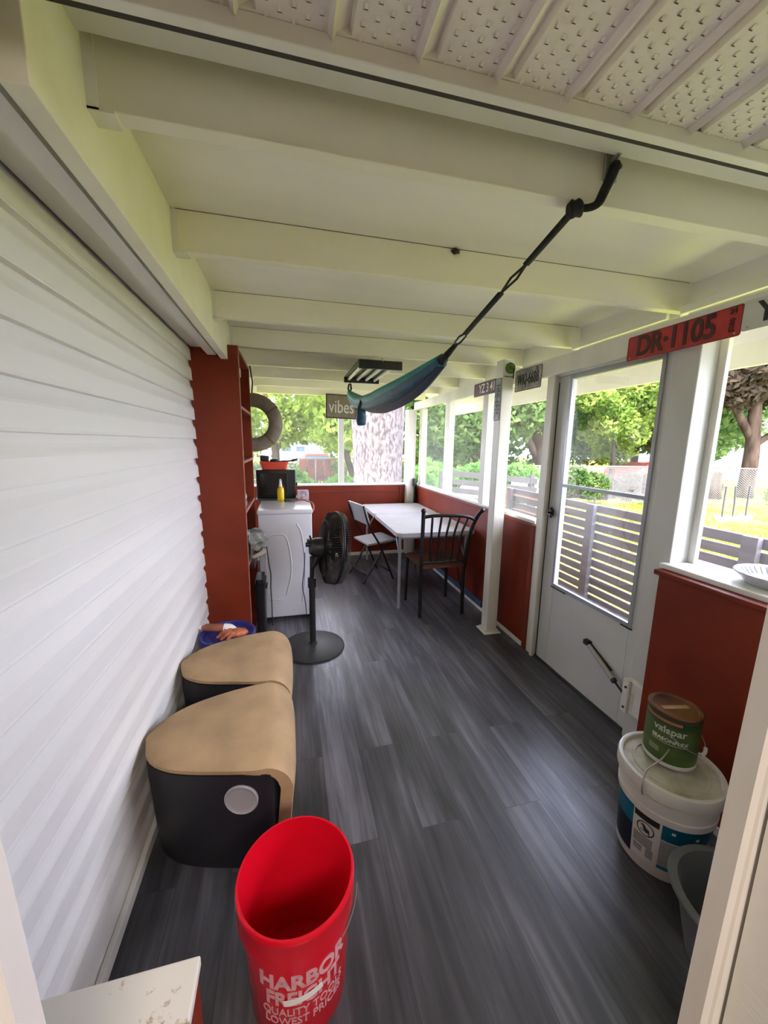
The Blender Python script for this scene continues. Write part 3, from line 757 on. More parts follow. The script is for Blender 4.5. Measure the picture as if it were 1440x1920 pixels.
bm = NB(); tube(bm, [(-.125, .030, -.004), (-.095, .022, -.002)], [.013, .016], 12); obj('tube_cap', bm, MWP2, tb, smooth=True, auto=50)
gl = thing('work_glove', 'crumpled orange work glove lying on the blue bucket lid beside the tube', 'glove', (-.325, 2.265, .382))
bm = NB()
bmesh.ops.create_icosphere(bm, subdivisions=3, radius=1, matrix=Matrix.Diagonal((.055, .045, .022, 1)))
for v in bm.verts: v.co *= 1 + .12 * math.sin(v.co.x * 140) * math.cos(v.co.y * 120); v.co.z = max(v.co.z, -.018)
obj('palm', bm, MORG, gl, smooth=True)
for k, (a, L) in enumerate(((150, .05), (172, .075), (195, .085), (215, .075), (238, .06))):
    ca, sa = math.cos(A0(a)), math.sin(A0(a)); bm = NB()
    tube(bm, [(.03 * ca, .03 * sa, .006), ((.03 + L * .5) * ca, (.03 + L * .5) * sa, .010), ((.03 + L) * ca, (.03 + L) * sa, -.006)], [.013, .012, .008], 10)
    obj('finger', bm, MORG, gl, smooth=True)

# ================================================================== BOOKCASE
bc = thing('bookcase', 'tall narrow brick-red bookcase standing against the siding', 'bookcase', (-.42, 3.02, 0))
def L_(b): return xf(b, Matrix.Translation((.42, -3.02, 0)))
bm = L_(bx(-.560, -.285, 2.64, 2.66, 0, 2.085, .002)); sp_ = obj('side_panel', bm, MRED, bc)
bm = L_(bx(-.560, -.285, 3.34, 3.36, 0, 2.085, .002)); obj('side_panel', bm, MRED, bc)
bm = L_(bx(-.566, -.556, 2.64, 3.36, 0, 2.085)); obj('back_panel', bm, MRED, bc)
bm = L_(bx(-.556, -.285, 2.66, 3.34, 2.060, 2.080, .002)); obj('top_panel', bm, MRED, bc)
for z in (1.71, 1.36, 1.03, .66, .05):
    bm = L_(bx(-.556, -.287, 2.66, 3.34, z, z + .02, .002)); s_ = obj('shelf', bm, MRED, bc)
    bm = L_(bx(-.287, -.282, 2.66, 3.34, z + .002, z + .018)); obj('shelf_edging', bm, MREDL, s_)
bm = L_(bx(-.286, -.282, 2.638, 2.661, 0, 2.085)); obj('panel_edging', bm, MREDL, sp_)
# things on the shelves
jr = thing('glass_jar', 'clear glass jar wrapped in plastic on the fourth shelf of the bookcase', 'jar', (-.33, 2.78, .68))
MJAR = clearmat('jar_glass', 'glass', .45, (.75, .85, .8))
obj('jar_body', lathe(NB(), [(0, 0), (.055, 0), (.060, .01), (.060, .11), (.048, .15), (.048, .19), (.045, .19), (.045, .15), (.056, .11), (.056, .012), (0, .01)], 32), MJAR, jr, smooth=True, auto=40)
obj('jar_lid', lathe(NB(), [(0, .205), (.050, .205), (.051, .18), (.0485, .18)], 32), MFLEG, jr, smooth=True, auto=40)
bm = NB(); bmesh.ops.create_icosphere(bm, subdivisions=4, radius=1, matrix=Matrix.Diagonal((.115, .15, .085, 1)))
for v in bm.verts:
    c0 = v.co.copy(); v.co *= 1 + .16 * math.sin(c0.x * 60 + c0.z * 40) * math.sin(c0.y * 50 + 1) + .08 * math.sin(c0.z * 130); v.co.z = max(v.co.z, -.055)
MCLO = mat('grey_cloth', (.30, .31, .28), .8, var=.3, scale=18, col2=(.12, .12, .11), bump=.5, bscale=40)
tag(obj('cloth_bundle', bm, MCLO, smooth=True, loc=(-.305, 3.02, .756)), 'crumpled grey cloth bundle spilling off the bookcase shelf', 'cloth')
bm = NB(); tube(bm, [(-.05, -.12, 0), (0, -.05, .004), (.02, .03, 0), (.0, .13, -.004)], [.016, .021, .022, .014], 12, flat=.8)
tag(obj('rolled_towel', bm, mat('beige_towel', (.55, .50, .42), .9, bump=.5, bscale=120), smooth=True, loc=(-.225, 2.96, .672)), 'rolled beige towel hanging over the shelf edge below the cloth bundle', 'towel')
bm = bx(-.05, .05, -.10, .10, 0, .075, .012)
tag(obj('small_case', bm, mat('dark_red_case', (.045, .012, .012), .4), loc=(-.31, 2.93, .585), smooth=True, auto=40), 'small dark case tucked under the bookcase shelf', 'case')
jr2 = thing('glass_jar', 'small clear jar on the shelf at hip height, above the cloth bundle', 'jar', (-.335, 2.85, 1.05))
obj('jar_body', lathe(NB(), [(0, 0), (.038, 0), (.042, .01), (.042, .08), (.033, .10), (.030, .10), (.038, .078), (.038, .012), (0, .01)], 28), MJAR, jr2, smooth=True, auto=40)
tc_ = thing('waste_bin', 'slim black bin between the bookcase and the washing machine', 'bin', (-.241, 3.00, 0))
bm = NB(); prism(bm, rrect(.074, .22, .02), 'z', 0, .42)
for v in bm.verts:
    if v.co.z < .1: v.co.x *= .8; v.co.y *= .85
obj('bin_body', bm, MBLK, tc_, smooth=True, auto=40)
bm = NB(); prism(bm, rrect(.078, .228, .02), 'z', .42, .44); prism(bm, rrect(.06, .20, .02), 'z', .44, .475); box(bm, .030, .052, -.05, .05, .385, .40, .004)
obj('bin_lid', bm, MBLK, tc_, smooth=True, auto=40)

# ================================================================== WASHING MACHINE + things on it
wm = thing('washing_machine', 'white washing machine with embossed side panel beyond the pedestal fan', 'washing machine', (-.04, 3.55, 0))
def W_(b): return xf(b, Matrix.Translation((.04, -3.55, 0)))
bm = W_(bx(-.255, .175, 3.19, 3.94, .03, .925, .008, 3)); obj('cabinet', bm, MWASH, wm, smooth=True, auto=40)
bm = W_(bx(-.262, .182, 3.175, 3.95, .922, .962, .012, 3)); obj('top_panel', bm, MWASH, wm, smooth=True, auto=40)
def ridge(pts, r=.006):
    b = NB(); tube(b, [(x, 3.1905, z) for x, z in pts], r, 8); return b
bm = ridge(smoothpath([(-.19, .74), (-.13, .752), (-.06, .748), (-.03, .70), (-.005, .55), (-.005, .42), (-.03, .30), (-.05, .22)]))
merge(bm, ridge(smoothpath([(.05, .84), (.085, .76), (.105, .60), (.11, .42), (.10, .28), (.08, .16)]))); merge(bm, ridge(smoothpath([(-.20, .72), (-.205, .5), (-.20, .2)]), .004)); merge(bm, ridge([(-.19, .19), (-.10, .19)], .004))
for v in bm.verts: v.co.y = max(v.co.y, 3.1855)
islands('embossed_rib', W_(bm), MWASH, wm, smooth=True)
bm = NB()
for x in (-.22, .14):
    for y in (3.24, 3.88): tube(bm, [(x, y, 0), (x, y, .03)], .02, 12)
islands('foot', W_(bm), MBLK, wm)
bm = NB(); tube(bm, smoothpath([(-.195, 3.185, .66), (-.18, 3.17, .5), (-.17, 3.17, .42), (-.175, 3.17, .3), (-.172, 3.17, .16), (-.172, 3.16, .03), (-.165, 3.10, .006)]), .004, 8)
tag(obj('power_cord', bm, MBLK, smooth=True), 'black cord hanging down the left side of the washing machine front', 'cord')
bm = NB(); tube(bm, smoothpath([(.110, 3.15, .60), (.105, 3.14, .5), (.095, 3.14, .42), (.083, 3.14, .30), (.10, 3.14, .2), (.115, 3.13, .03)]), .0035, 8)
tag(obj('power_cord', bm, MBLK, smooth=True), 'thin black cord hanging just left of the fan pole', 'cord')

ZT = .962
ov = thing('toaster_oven', 'black boxy toaster oven standing on the washing machine', 'oven', (-.115, 3.86, ZT))
obj('oven_body', bx(-.185, .175, -.10, .09, .015, .285, .008, 3), MBLKM, ov, smooth=True, auto=40)
obj('base_mat', bx(-.195, .195, -.155, .09, 0, .014, .003), mat('dark_grey_mat', (.06, .06, .06), .5), ov)
bm = NB(); tube(bm, [(.175, -.02, .14), (.192, -.02, .14)], .018, 14); obj('knob', bm, MBLK, ov)
bm = bx(-.17, .10, -.1035, -.100, .05, .25, .002); obj('oven_door', bm, mat('dark_oven_glass', (.01, .01, .01), .12), ov)
tr = thing('roasting_tray', 'shallow red enamel tray on top of the black oven', 'tray', (-.115, 3.86, ZT + .287))
bm = NB()
for s0, s1, z0, z1 in ((1, 1, 0, 0),): pass
P0 = rrect(.22, .15, .03); P1 = rrect(.27, .19, .04)
def loft(bm, rings):
    R = [[bm.verts.new((x, y, z)) for x, y in pts] for pts, z in rings]
    for A_, B_ in zip(R, R[1:]):
        n = len(A_)
        for j in range(n): bm.faces.new((A_[j], A_[(j + 1) % n], B_[(j + 1) % n], B_[j]))
    bm.faces.new(R[0][::-1]); bm.faces.new(R[-1]); return bm
P1i = rrect(.262, .182, .038); P0i = rrect(.212, .142, .028)
loft(bm, [(P0, 0), (P1, .072), (P1i, .072), (P0i, .006)]); xf(bm, Matrix.Translation((-.02, -.01, 0)))
obj('tray_shell', bm, MORED, tr, smooth=True, auto=40)
bm = bx(-.012, .012, -.03, .03, .045, .055, .003); xf(bm, Matrix.Translation((.125, -.01, 0))); obj('tray_handle', bm, MWP2, tr)
bm = bx(-.04, .04, -.03, .03, 0, .055, .008, 3); xf(bm, Matrix.Rotation(A0(6), 4, 'Y'))
cm = tag(obj('small_box', bm, MBLK, loc=(-.225, 3.85, ZT + .292 + .068), smooth=True, auto=40), 'small black box leaning on the left end of the red tray', 'box')
bm = NB(); bmesh.ops.create_uvsphere(bm, u_segments=20, v_segments=12, radius=1, matrix=Matrix.Diagonal((.045, .04, .026, 1)))
tag(obj('round_pouch', bm, MBLK, loc=(-.13, 3.85, ZT + .292 + .072), smooth=True), 'round black pouch on the middle of the red tray', 'pouch')
bm = NB(); tube(bm, [(-.06, 0, 0), (0, 0, .002), (.035, 0, .006)], [.006, .007, .008], 8); tube(bm, [(.03, 0, .006), (.085, 0, .016)], [.012, .010], 10); tube(bm, [(-.13, .0, -.004), (-.06, 0, 0)], [.03, .028], 14, flat=.3)
tag(obj('ladle', bm, MBLK, loc=(-.0, 3.84, ZT + .287 + .075), smooth=True), 'black ladle with its handle sticking out of the red tray to the right', 'ladle')
sb = thing('spray_bottle', 'yellow spray bottle with white nozzle in front of the black oven', 'bottle', (-.080, 3.665, ZT))
obj('bottle_body', lathe(NB(), [(0, 0), (.029, 0), (.031, .006), (.031, .105), (.026, .125), (.014, .135), (0, .135)], 28), MYEL, sb, smooth=True, auto=40)
bm = lathe(NB(), [(.0145, .130), (.0165, .132), (.0165, .150), (.012, .155), (.0105, .19), (0, .19)], 20); box(bm, -.008, .008, -.030, .012, .186, .206, .004)
obj('spray_head', bm, MWP2, sb, smooth=True, auto=40)
obj('collar', lathe(NB(), [(.0150, .128), (.0175, .129), (.0175, .136), (.0150, .137)], 20), MORED, sb)
bg = bx(-.055, .055, -.05, .05, 0, .085, .006); tag(obj('paper_bag', bg, MBAG, loc=(.125, 3.775, ZT + .001), smooth=True, auto=40), 'small floral printed paper bag right of the black oven', 'bag')
bm = NB()
for k in range(3):
    tube(bm, smoothpath([(.02 + .02 * k, -.04 + .03 * k, .008), (.09, -.06 + .02 * k, .03 - .006 * k), (.15, -.05, .012), (.150, -.02 - .03 * k, .006)]), .005, 8)
tube(bm, smoothpath([(.13, -.06, .012), (.175, -.10, .008), (.191, -.14, -.02), (.185, -.15, -.06), (.172, -.14, -.065)]), .006, 8)
tag(obj('pink_cord', bm, MPINK, loc=(.015, 3.56, ZT + .006), smooth=True), 'tangled pink cord drooping over the washing machine corner', 'cord')
bm = NB()
for k in range(9):
    a = k * 1.3; tube(bm, [(.05 * math.cos(a), .03 * math.sin(a), .004 + .002 * k), (.06 * math.cos(a + 1.2), .035 * math.sin(a + 1.2), .006 + .002 * k), (.045 * math.cos(a + 2.4), .03 * math.sin(a + 2.4), .004 + .002 * k)], .004, 6)
tag(obj('coiled_cable', bm, mat('grey_cable', (.12, .12, .13), .5), loc=(.0, 3.60, ZT), smooth=True), 'small coiled dark grey cable right of the spray bottle', 'cable')

# ================================================================== PEDESTAL FAN
fn = thing('pedestal_fan', 'black pedestal fan with round flat base facing away to the right', 'fan', (.138, 2.69, 0))
obj('fan_base', lathe(NB(), [(0, .0), (.228, 0), (.232, .005), (.230, .012), (.20, .022), (.06, .032), (.03, .034), (.03, .05), (0, .05)], 56), mat('fan_base_plastic', (.035, .035, .038), .45, var=.1), fn, smooth=True, auto=40)
bm = NB(); tube(bm, [(0, 0, .03), (0, 0, .50)], .022, 16); tube(bm, [(0, 0, .47), (0, 0, .54)], .029, 16); tube(bm, [(0, 0, .5), (0.004, 0, .70)], .015, 14)
obj('pole', bm, MBLK, fn, smooth=True, auto=40)
HC = Vector((.165, .03, .748)); ang = A0(6)
hd = Vector((math.cos(ang), math.sin(ang), -.10)).normalized(); ha, hb = frame_of(hd)
bm = NB(); m0 = HC - hd * .175; tube(bm, [m0, m0 + hd * .03, m0 + hd * .10, m0 + hd * .15], [.050, .070, .074, .055], 20)
tube(bm, [Vector((.004, 0, .62)), m0 + hd * .07 + Vector((0, 0, -.03))], [.018, .03], 12); box(bm, m0.x - .02, m0.x + .01, m0.y - .02, m0.y + .02, m0.z + .03, m0.z + .062, .004)
tube(bm, [m0 + Vector((.02, 0, .03)), m0 + Vector((.0, 0, .085))], .007, 8)
tube(bm, [m0 + Vector((-.03, 0, .02)), m0 + Vector((.0, 0, .02))], .016, 10)
obj('motor_housing', bm, MBLK, fn, smooth=True, auto=40)
bm = NB(); R_c = .262; 
def ringpts(c, r, n=40): return [c + ha * r * math.cos(2 * PI * k / n) + hb * r * math.sin(2 * PI * k / n) for k in range(n + 1)]
tube(bm, ringpts(HC, R_c), .0055, 8, caps=False)
for k in range(96):
    a = 2 * PI * k / 96; e = ha * math.cos(a) + hb * math.sin(a)
    tube(bm, [HC - hd * .085 + e * .06, HC - hd * .080 + e * .18, HC - hd * .050 + e * .255, HC + e * R_c], .0026, 4, caps=False)
tube(bm, ringpts(HC - hd * .086, .06), .004, 6, caps=False); tube(bm, ringpts(HC - hd * .075, .20), .002, 6, caps=False)
obj('rear_grille', bm, MBLKM, fn, smooth=True)
bm = NB(); tube(bm, ringpts(HC + hd * .012, R_c), .0055, 8, caps=False)
for k in range(96):
    a = 2 * PI * k / 96; e = ha * math.cos(a) + hb * math.sin(a)
    tube(bm, [HC + hd * .085 + e * .05, HC + hd * .078 + e * .18, HC + hd * .055 + e * .255, HC + hd * .012 + e * R_c], .0014, 4, caps=False)
tube(bm, [HC + hd * .082, HC + hd * .09], .052, 24)
obj('front_grille', bm, MBLKM, fn, smooth=True)
MBLADE = mat('smoky_brown_blades', (.035, .028, .02), .3)
for k in range(5):
    bm = NB(); a0 = 2 * PI * k / 5; rows = []
    for i in range(7):
        r = .035 + i * .033; wdt = .30 + .32 * math.sin(PI * i / 7.5)
        row = []
        for j in range(6):
            a = a0 + wdt * (j / 5 - .5) * 1.7 + .08 * i; off = (.5 - j / 5) * .05
            e = ha * math.cos(a) + hb * math.sin(a); row.append(bm.verts.new(HC - hd * .01 + e * r + hd * off))
        rows.append(row)
    for A_, B_ in zip(rows, rows[1:]):
        for j in range(5): bm.faces.new((A_[j], A_[j + 1], B_[j + 1], B_[j]))
    g = bmesh.ops.solidify(bm, geom=bm.faces[:], thickness=.002)
    obj('blade', bm, MBLADE, fn, smooth=True)
bm = NB(); tube(bm, [HC - hd * .06, HC + hd * .03], .04, 20); obj('hub', bm, MBLK, fn, smooth=True, auto=40)

# ================================================================== TABLE AND CHAIRS
ft = thing('folding_table', 'long grey-white folding table set against the red wall', 'table', (1.30, 4.05, 0))
def T_(b): return xf(b, Matrix.Translation((-1.30, -4.05, 0)))
for (y0, y1) in ((3.16, 4.135), (4.14, 4.865)):
    bm = NB(); pts = rrect(.755, y1 - y0, .045 if y0 < 4 else .03, 6)
    prism(bm, [(x + 1.2925, y + (y0 + y1) / 2) for x, y in pts], 'z', .685, .722)
    bmesh.ops.bevel(bm, geom=[e for e in bm.edges if abs(e.verts[0].co.z - e.verts[1].co.z) < 1e-4], offset=.008, segments=2, affect='EDGES')
    obj('tabletop', T_(bm), MFTOP, ft, smooth=True, auto=40)
def tleg(pts): b = NB(); tube(b, pts, .0145, 12); return T_(b)
for x, y in ((.955, 3.22), (1.60, 3.22), (.965, 4.77), (1.60, 4.77)):
    obj('leg', tleg([(x, y, 0), (x, y, .685)]), MFLEG, ft, smooth=True, auto=40)
bm = NB()
for y in (3.22, 4.77): tube(bm, [(.955, y, .665), (1.60, y, .665)], .011, 8)
islands('crossbar', T_(bm), MFLEG, ft, smooth=True)
bm = NB()
for x in (.955, 1.60): tube(bm, [(x + .01, 3.235, .42), (x + .05, 3.55, .67)], .007, 8); tube(bm, [(x + .01, 4.76, .42), (x + .05, 4.45, .67)], .007, 8)
islands('brace', T_(bm), MFLEG, ft, smooth=True)

def dining_chair(loc, rz, label):
    t = thing('dining_chair', label, 'chair', loc, rz)
    # local frame: back posts at y=0, seat towards +y
    for s in (-1, 1):
        x = .200 * s
        lean = [(x, 0.0, 0), (x, 0.01, .30), (x, .0, .46), (x * 1.04, -.02, .62), (x * 1.16, -.045, .80), (x * 1.32, -.085, .92), (x * 1.42, -.115, .965)] if s > 0 else [(x, .0, 0), (x, .01, .3), (x, 0, .46), (x, -.005, .7), (x, -.012, .90), (x, -.015, .955)]
        bm = NB(); tube(bm, smoothpath([tuple(p) for p in lean], 5), .017, 12); obj('back_post', bm, MBLKM, t, smooth=True, auto=50)
        e = Vector(lean[-1]); bm = NB(); bmesh.ops.create_uvsphere(bm, u_segments=14, v_segments=10, radius=.022, matrix=Matrix.Translation(e)); obj('finial', bm, MBLKM, t, smooth=True)
        bm = NB(); tube(bm, [(x * 1.05, .40, 0), (x * 1.02, .395, .25), (x, .39, .445)], .015, 12); obj('leg', bm, MBLKM, t, smooth=True, auto=50)
    bm = NB(); tube(bm, smoothpath([(-.200, -.010, .90), (-.10, -.035, .915), (.05, -.055, .915), (.17, -.06, .905), (.245, -.065, .875)], 5), .015, 10)
    obj('top_rail', bm, MBLKM, t, smooth=True, auto=50)
    bm = NB(); tube(bm, [(-.2, 0, .50), (.2, 0, .50)], .011, 10); obj('lower_rail', bm, MBLKM, t, smooth=True, auto=50)
    for k in range(5):
        u = -.13 + k * .068; ut = -.13 + k * .082
        bm = NB(); tube(bm, smoothpath([(u * .9, 0, .50), (u, -.015, .62), (u, -.03, .74), (ut, -.045, .908)], 4), .0105, 8); obj('slat', bm, MBLKM, t, smooth=True)
    bm = NB(); prism(bm, [(x, y) for x, y in [(a, b + .20) for a, b in rrect(.43, .44, .05)]], 'z', .450, .474); obj('seat', bm, MWOOD, t, smooth=True, auto=40)
    bm = NB(); tube(bm, [(-.195, .01, .440), (-.195, .39, .440), (.195, .39, .440), (.195, .01, .440)], .010, 8); obj('seat_frame', bm, MBLKM, t, smooth=True)
    bm = NB()
    for s in (-1, 1): tube(bm, smoothpath([(s * .2, .02, .18), (s * .2, .12, .36), (s * .2, .16, .44)], 4), .006, 8)
    islands('brace', bm, MBLKM, t, smooth=True)
    return t
dc = dining_chair((1.280, 2.985, 0), A0(0), 'black metal slat-back dining chair with brown wooden seat at the near end of the table')
cp_ = thing('folded_stand', 'slim black folded stand leaning upright in the far right corner behind the table', 'stand', (1.640, 4.893, 0))
bm = NB(); tube(bm, [(0, -.01, 0), (.004, .0, .55), (.006, .008, 1.0)], .015, 12); obj('pole', bm, MBLKM, cp_, smooth=True, auto=40)
bm = bx(-.022, .030, -.015, .032, .95, 1.05, .008); obj('clamp_head', bm, MBLK, cp_, smooth=True, auto=40)

fc = thing('folding_chair', 'white plastic folding chair with dark legs on the left of the table', 'chair', (.93, 4.15, 0), 0)
MCH = mat('folding_chair_white', (.40, .40, .40), .4, var=.05)
# faces +x (towards the table)
def strip(bm, pts, w_, th):
    """bent sheet of width w_ (along y)"""
    A_ = []
    for i, (x, z) in enumerate(pts):
        q = pts[min(i + 1, len(pts) - 1)]; p = pts[max(i - 1, 0)]; dx, dz = q[0] - p[0], q[1] - p[1]; L = math.hypot(dx, dz); nx, nz = -dz / L * th / 2, dx / L * th / 2
        A_.append([bm.verts.new((x + nx, -w_ / 2, z + nz)), bm.verts.new((x + nx, w_ / 2, z + nz)), bm.verts.new((x - nx, w_ / 2, z - nz)), bm.verts.new((x - nx, -w_ / 2, z - nz))])
    for a, b in zip(A_, A_[1:]):
        for j in range(4): bm.faces.new((a[j], a[(j + 1) % 4], b[(j + 1) % 4], b[j]))
    bm.faces.new(A_[0][::-1]); bm.faces.new(A_[-1]); return bm
obj('backrest', strip(NB(), [(-.20, .86), (-.175, .80), (-.145, .72), (-.125, .64)], .40, .014), MCH, fc, smooth=True, auto=40)
obj('seat', strip(NB(), [(-.14, .425), (-.05, .43), (.10, .44), (.20, .445), (.235, .435)], .38, .02), MCH, fc, smooth=True, auto=40)
for s in (-1, 1):
    bm = NB(); tube(bm, smoothpath([(-.205, s * .205, .855), (-.13, s * .205, .62), (.0, s * .205, .40), (.17, s * .205, .0)], 4), .011, 10); obj('leg', bm, MBLKM, fc, smooth=True)
    bm = NB(); tube(bm, smoothpath([(.18, s * .19, .43), (.05, s * .19, .36), (-.10, s * .19, .14), (-.20, s * .19, .0)], 4), .011, 10); obj('leg', bm, MBLKM, fc, smooth=True)
bm = NB(); tube(bm, [(.12, -.205, .10), (.12, .205, .10)], .008, 8); tube(bm, [(-.15, -.19, .08), (-.15, .19, .08)], .008, 8); islands('stretcher', bm, MBLKM, fc, smooth=True)
fc.location = (.895, 4.14, 0); fc.rotation_euler = (0, 0, A0(14))

# ================================================================== HAMMOCK
hm = thing('hammock', 'blue and teal camping hammock slung on a long black strap', 'hammock', (.72, 2.7, 1.85))
def Hm(b): return xf(b, Matrix.Translation((-.72, -2.7, -1.85)))
top = smoothpath([(.761, 1.900, 1.945), (.746, 2.149, 1.932), (.729, 2.422, 1.922), (.708, 2.769, 1.912), (.69, 3.068, 1.905), (.663, 3.513, 1.922), (.638, 3.90, 1.995), (.628, 4.06, 2.035)], 5)
bot = smoothpath([(.761, 1.898, 1.885), (.746, 2.149, 1.815), (.729, 2.422, 1.768), (.708, 2.769, 1.748), (.69, 3.068, 1.750), (.663, 3.513, 1.800), (.638, 3.90, 1.915), (.628, 4.05, 2.005)], 5)
bm = NB(); secs = []; n = 20
for i, (tp, bp) in enumerate(zip(top, bot)):
    tp, bp = Vector(tp), Vector(bp); h = (tp - bp).length; w0 = min(.14, .35 * h + .03 * math.sin(PI * i / (len(top) - 1)) + .012)
    ring = []
    for j in range(n):
        a = 2 * PI * j / n
        fold = 1 + .13 * math.sin(5 * a + i * .07) + .06 * math.sin(9 * a)
        mid = (tp + bp) / 2
        ring.append(bm.verts.new(mid + Vector((w0 * math.cos(a) * fold, 0, 0)) + (tp - bp) * .5 * math.sin(a) * fold))
    secs.append(ring)
for A_, B_ in zip(secs, secs[1:]):
    for j in range(n):
        f = bm.faces.new((A_[j], A_[(j + 1) % n], B_[(j + 1) % n], B_[j]))
        mid = (j + .5) / n
        f.material_index = 1 if .06 < mid < .50 and mid < .52 else (2 if .66 < mid < .84 else 0)
        if .0 <= mid < .05 or .50 <= mid < .56: f.material_index = 0
bm.faces.new(secs[0][::-1]); bm.faces.new(secs[-1])
obj('fabric', Hm(bm), MNBL, hm, smooth=True, mats=[MTEAL, MNVN])
bm = NB(); tube(bm, [(.620, 3.24, 1.86), (.605, 3.27, 1.78), (.610, 3.30, 1.70), (.615, 3.31, 1.66)], [.028, .038, .044, .036], 12); obj('stuff_sack', Hm(bm), MNBL, hm, smooth=True)
# strap with daisy loops
def wob(P, r=.012, fl=.25): b = NB(); tube(b, P, r, 8, flat=fl); return b
K_, G_ = Vector((.726, .948, 2.096)), Vector((.761, 1.90, 1.915))
def on(t_, dx=0, dz=0): return K_.lerp(G_, t_) + Vector((dx, 0, dz))
bm = wob([on(0), on(.10), on(.225)], .0125, .5)
merge(bm, wob([on(.225), on(.30, .011), on(.39)], .005, .6)); merge(bm, wob([on(.225), on(.30, -.011), on(.39)], .005, .6))
merge(bm, wob([on(.39), on(.50), on(.70)], .0135, .5))
obj('strap', Hm(bm), MROPE, hm, smooth=True)
bm = NB(); tube(bm, [on(.69), on(.73, .016, .004), on(.79, .014, .002), on(.82), on(.79, -.014), on(.73, -.016), on(.69)], .0045, 8); obj('carabiner', Hm(bm), MBLKM, hm, smooth=True)
bm = NB(); tube(bm, [on(.81), on(.90), on(1.0)], [.010, .015, .019], 10); bmesh.ops.create_uvsphere(bm, u_segments=12, v_segments=8, radius=.022, matrix=Matrix.Translation(G_))
obj('gathering_cord', Hm(bm), MROPE, hm, smooth=True)
bm = NB(); bmesh.ops.create_icosphere(bm, subdivisions=3, radius=.021, matrix=Matrix.Translation(K_) @ Matrix.Diagonal((1.15, .9, .95, 1)))
for v in bm.verts: v.co += Vector((math.sin(v.co.y * 220), math.cos(v.co.x * 200), math.sin(v.co.x * 260))) * .003
obj('knot', Hm(bm), MROPE, hm, smooth=True)
bm = NB(); ap = smoothpath([(.822, .936, 2.208), (.808, .918, 2.19), (.800, .918, 2.165), (.790, .925, 2.135), (.780, .932, 2.108), (.760, .938, 2.098), (.735, .945, 2.097)], 4)
tube(bm, ap, list(np.interp(np.linspace(0, 1, len(ap)), [0, .2, 1], [.007, .013, .011])), 8, flat=.55)
tube(bm, [(.832, .930, 2.196), (.808, .918, 2.182)], .006, 8)
obj('anchor_loop', Hm(bm), MROPE, hm, smooth=True)
bm = NB(); tube(bm, [(.628, 4.05, 2.02), (.645, 4.05, 2.05), (.638, 4.04, 2.095), (.620, 4.04, 2.095), (.612, 4.05, 2.05), (.628, 4.05, 2.02)], .009, 8); tube(bm, [(.63, 4.04, 2.09), (.63, 4.015, 2.118)], .005, 6)
obj('end_loop', Hm(bm), MROPE, hm, smooth=True)
bm = NB(); box(bm, .795, .835, .938, .945, 2.165, 2.235, .003); tube(bm, [(.815, .94, 2.21), (.815, .915, 2.215)], .006, 8)
obj('wall_hook', Hm(bm), MSTEEL, hm)

# ================================================================== CEILING LIGHT FIXTURE
lf = thing('light_fixture', 'flat black four-tube light fixture screwed under the rafters', 'light', (.685, 3.30, 2.098))
obj('end_housing', bx(-.165, .165, -.40, -.375, -.052, .010, .003), MBLK, lf)
obj('end_housing', bx(-.165, .165, .375, .40, -.040, .010, .003), MBLK, lf)
obj('frame_plate', bx(-.16, .16, -.375, .375, .006, .014), mat('dark_reflector', (.07, .07, .07), .4), lf)
for k in range(4):
    x = -.12 + k * .08; bm = NB(); tube(bm, [(x, -.375, -.010), (x, .375, -.010)], .014, 14); obj('light_tube', bm, MTUBE, lf, smooth=True, auto=40)
bm = NB()
for s in (-1, 1): tube(bm, [(s * .1, 0, .02), (s * .1, 0, .036)], .006, 6)
islands('standoff', bm, MSTEEL, lf)
bm = NB(); tube(bm, smoothpath([(.70, 2.92, 2.10), (.69, 2.88, 2.11), (.66, 2.86, 2.14), (.60, 2.80, 2.105), (.3, 2.79, 2.104), (-.1, 2.79, 2.106), (-.34, 2.79, 2.11)], 6), .004, 6)
tag(obj('lamp_cord', bm, mat('cream_cord', (.50, .48, .38), .6), smooth=True), 'pale cord running along a rafter to the black light fixture', 'cord')

# ================================================================== SIGNS AND PLATES
sg = thing('wall_sign', 'small framed taupe sign reading vibes hung at the far opening', 'sign', (.665, 4.96, 1.955), 0)
bm = bx(-.185, .185, -.008, .008, -.138, .138, .002); obj('sign_board', bm, MSIGN, sg)
bm = NB()
for b in ((-.197, .197, .132, .148), (-.197, .197, -.148, -.132)): box(bm, b[0], b[1], -.014, .010, b[2], b[3], .002)
for b in ((-.197, -.181), (.181, .197)): box(bm, b[0], b[1], -.014, .010, -.148, .148, .002)
obj('sign_frame', bm, MSIGNF, sg)
bm = text_bm('vibes', .22, .002, 0, .72); xf(bm, Matrix.Translation((0, -.0105, -.01)) @ TXT_FAR); obj('lettering', bm, mat('cream_letters', (.62, .58, .50), .6), sg)
bm = NB(); tube(bm, [(-.1, 0, .14), (-.1, 0, .155)], .002, 5); tube(bm, [(.1, 0, .14), (.1, 0, .155)], .002, 5); islands('hanging_wire', bm, MSTEEL, sg)
sg.rotation_euler = (0, A0(1.5), 0)

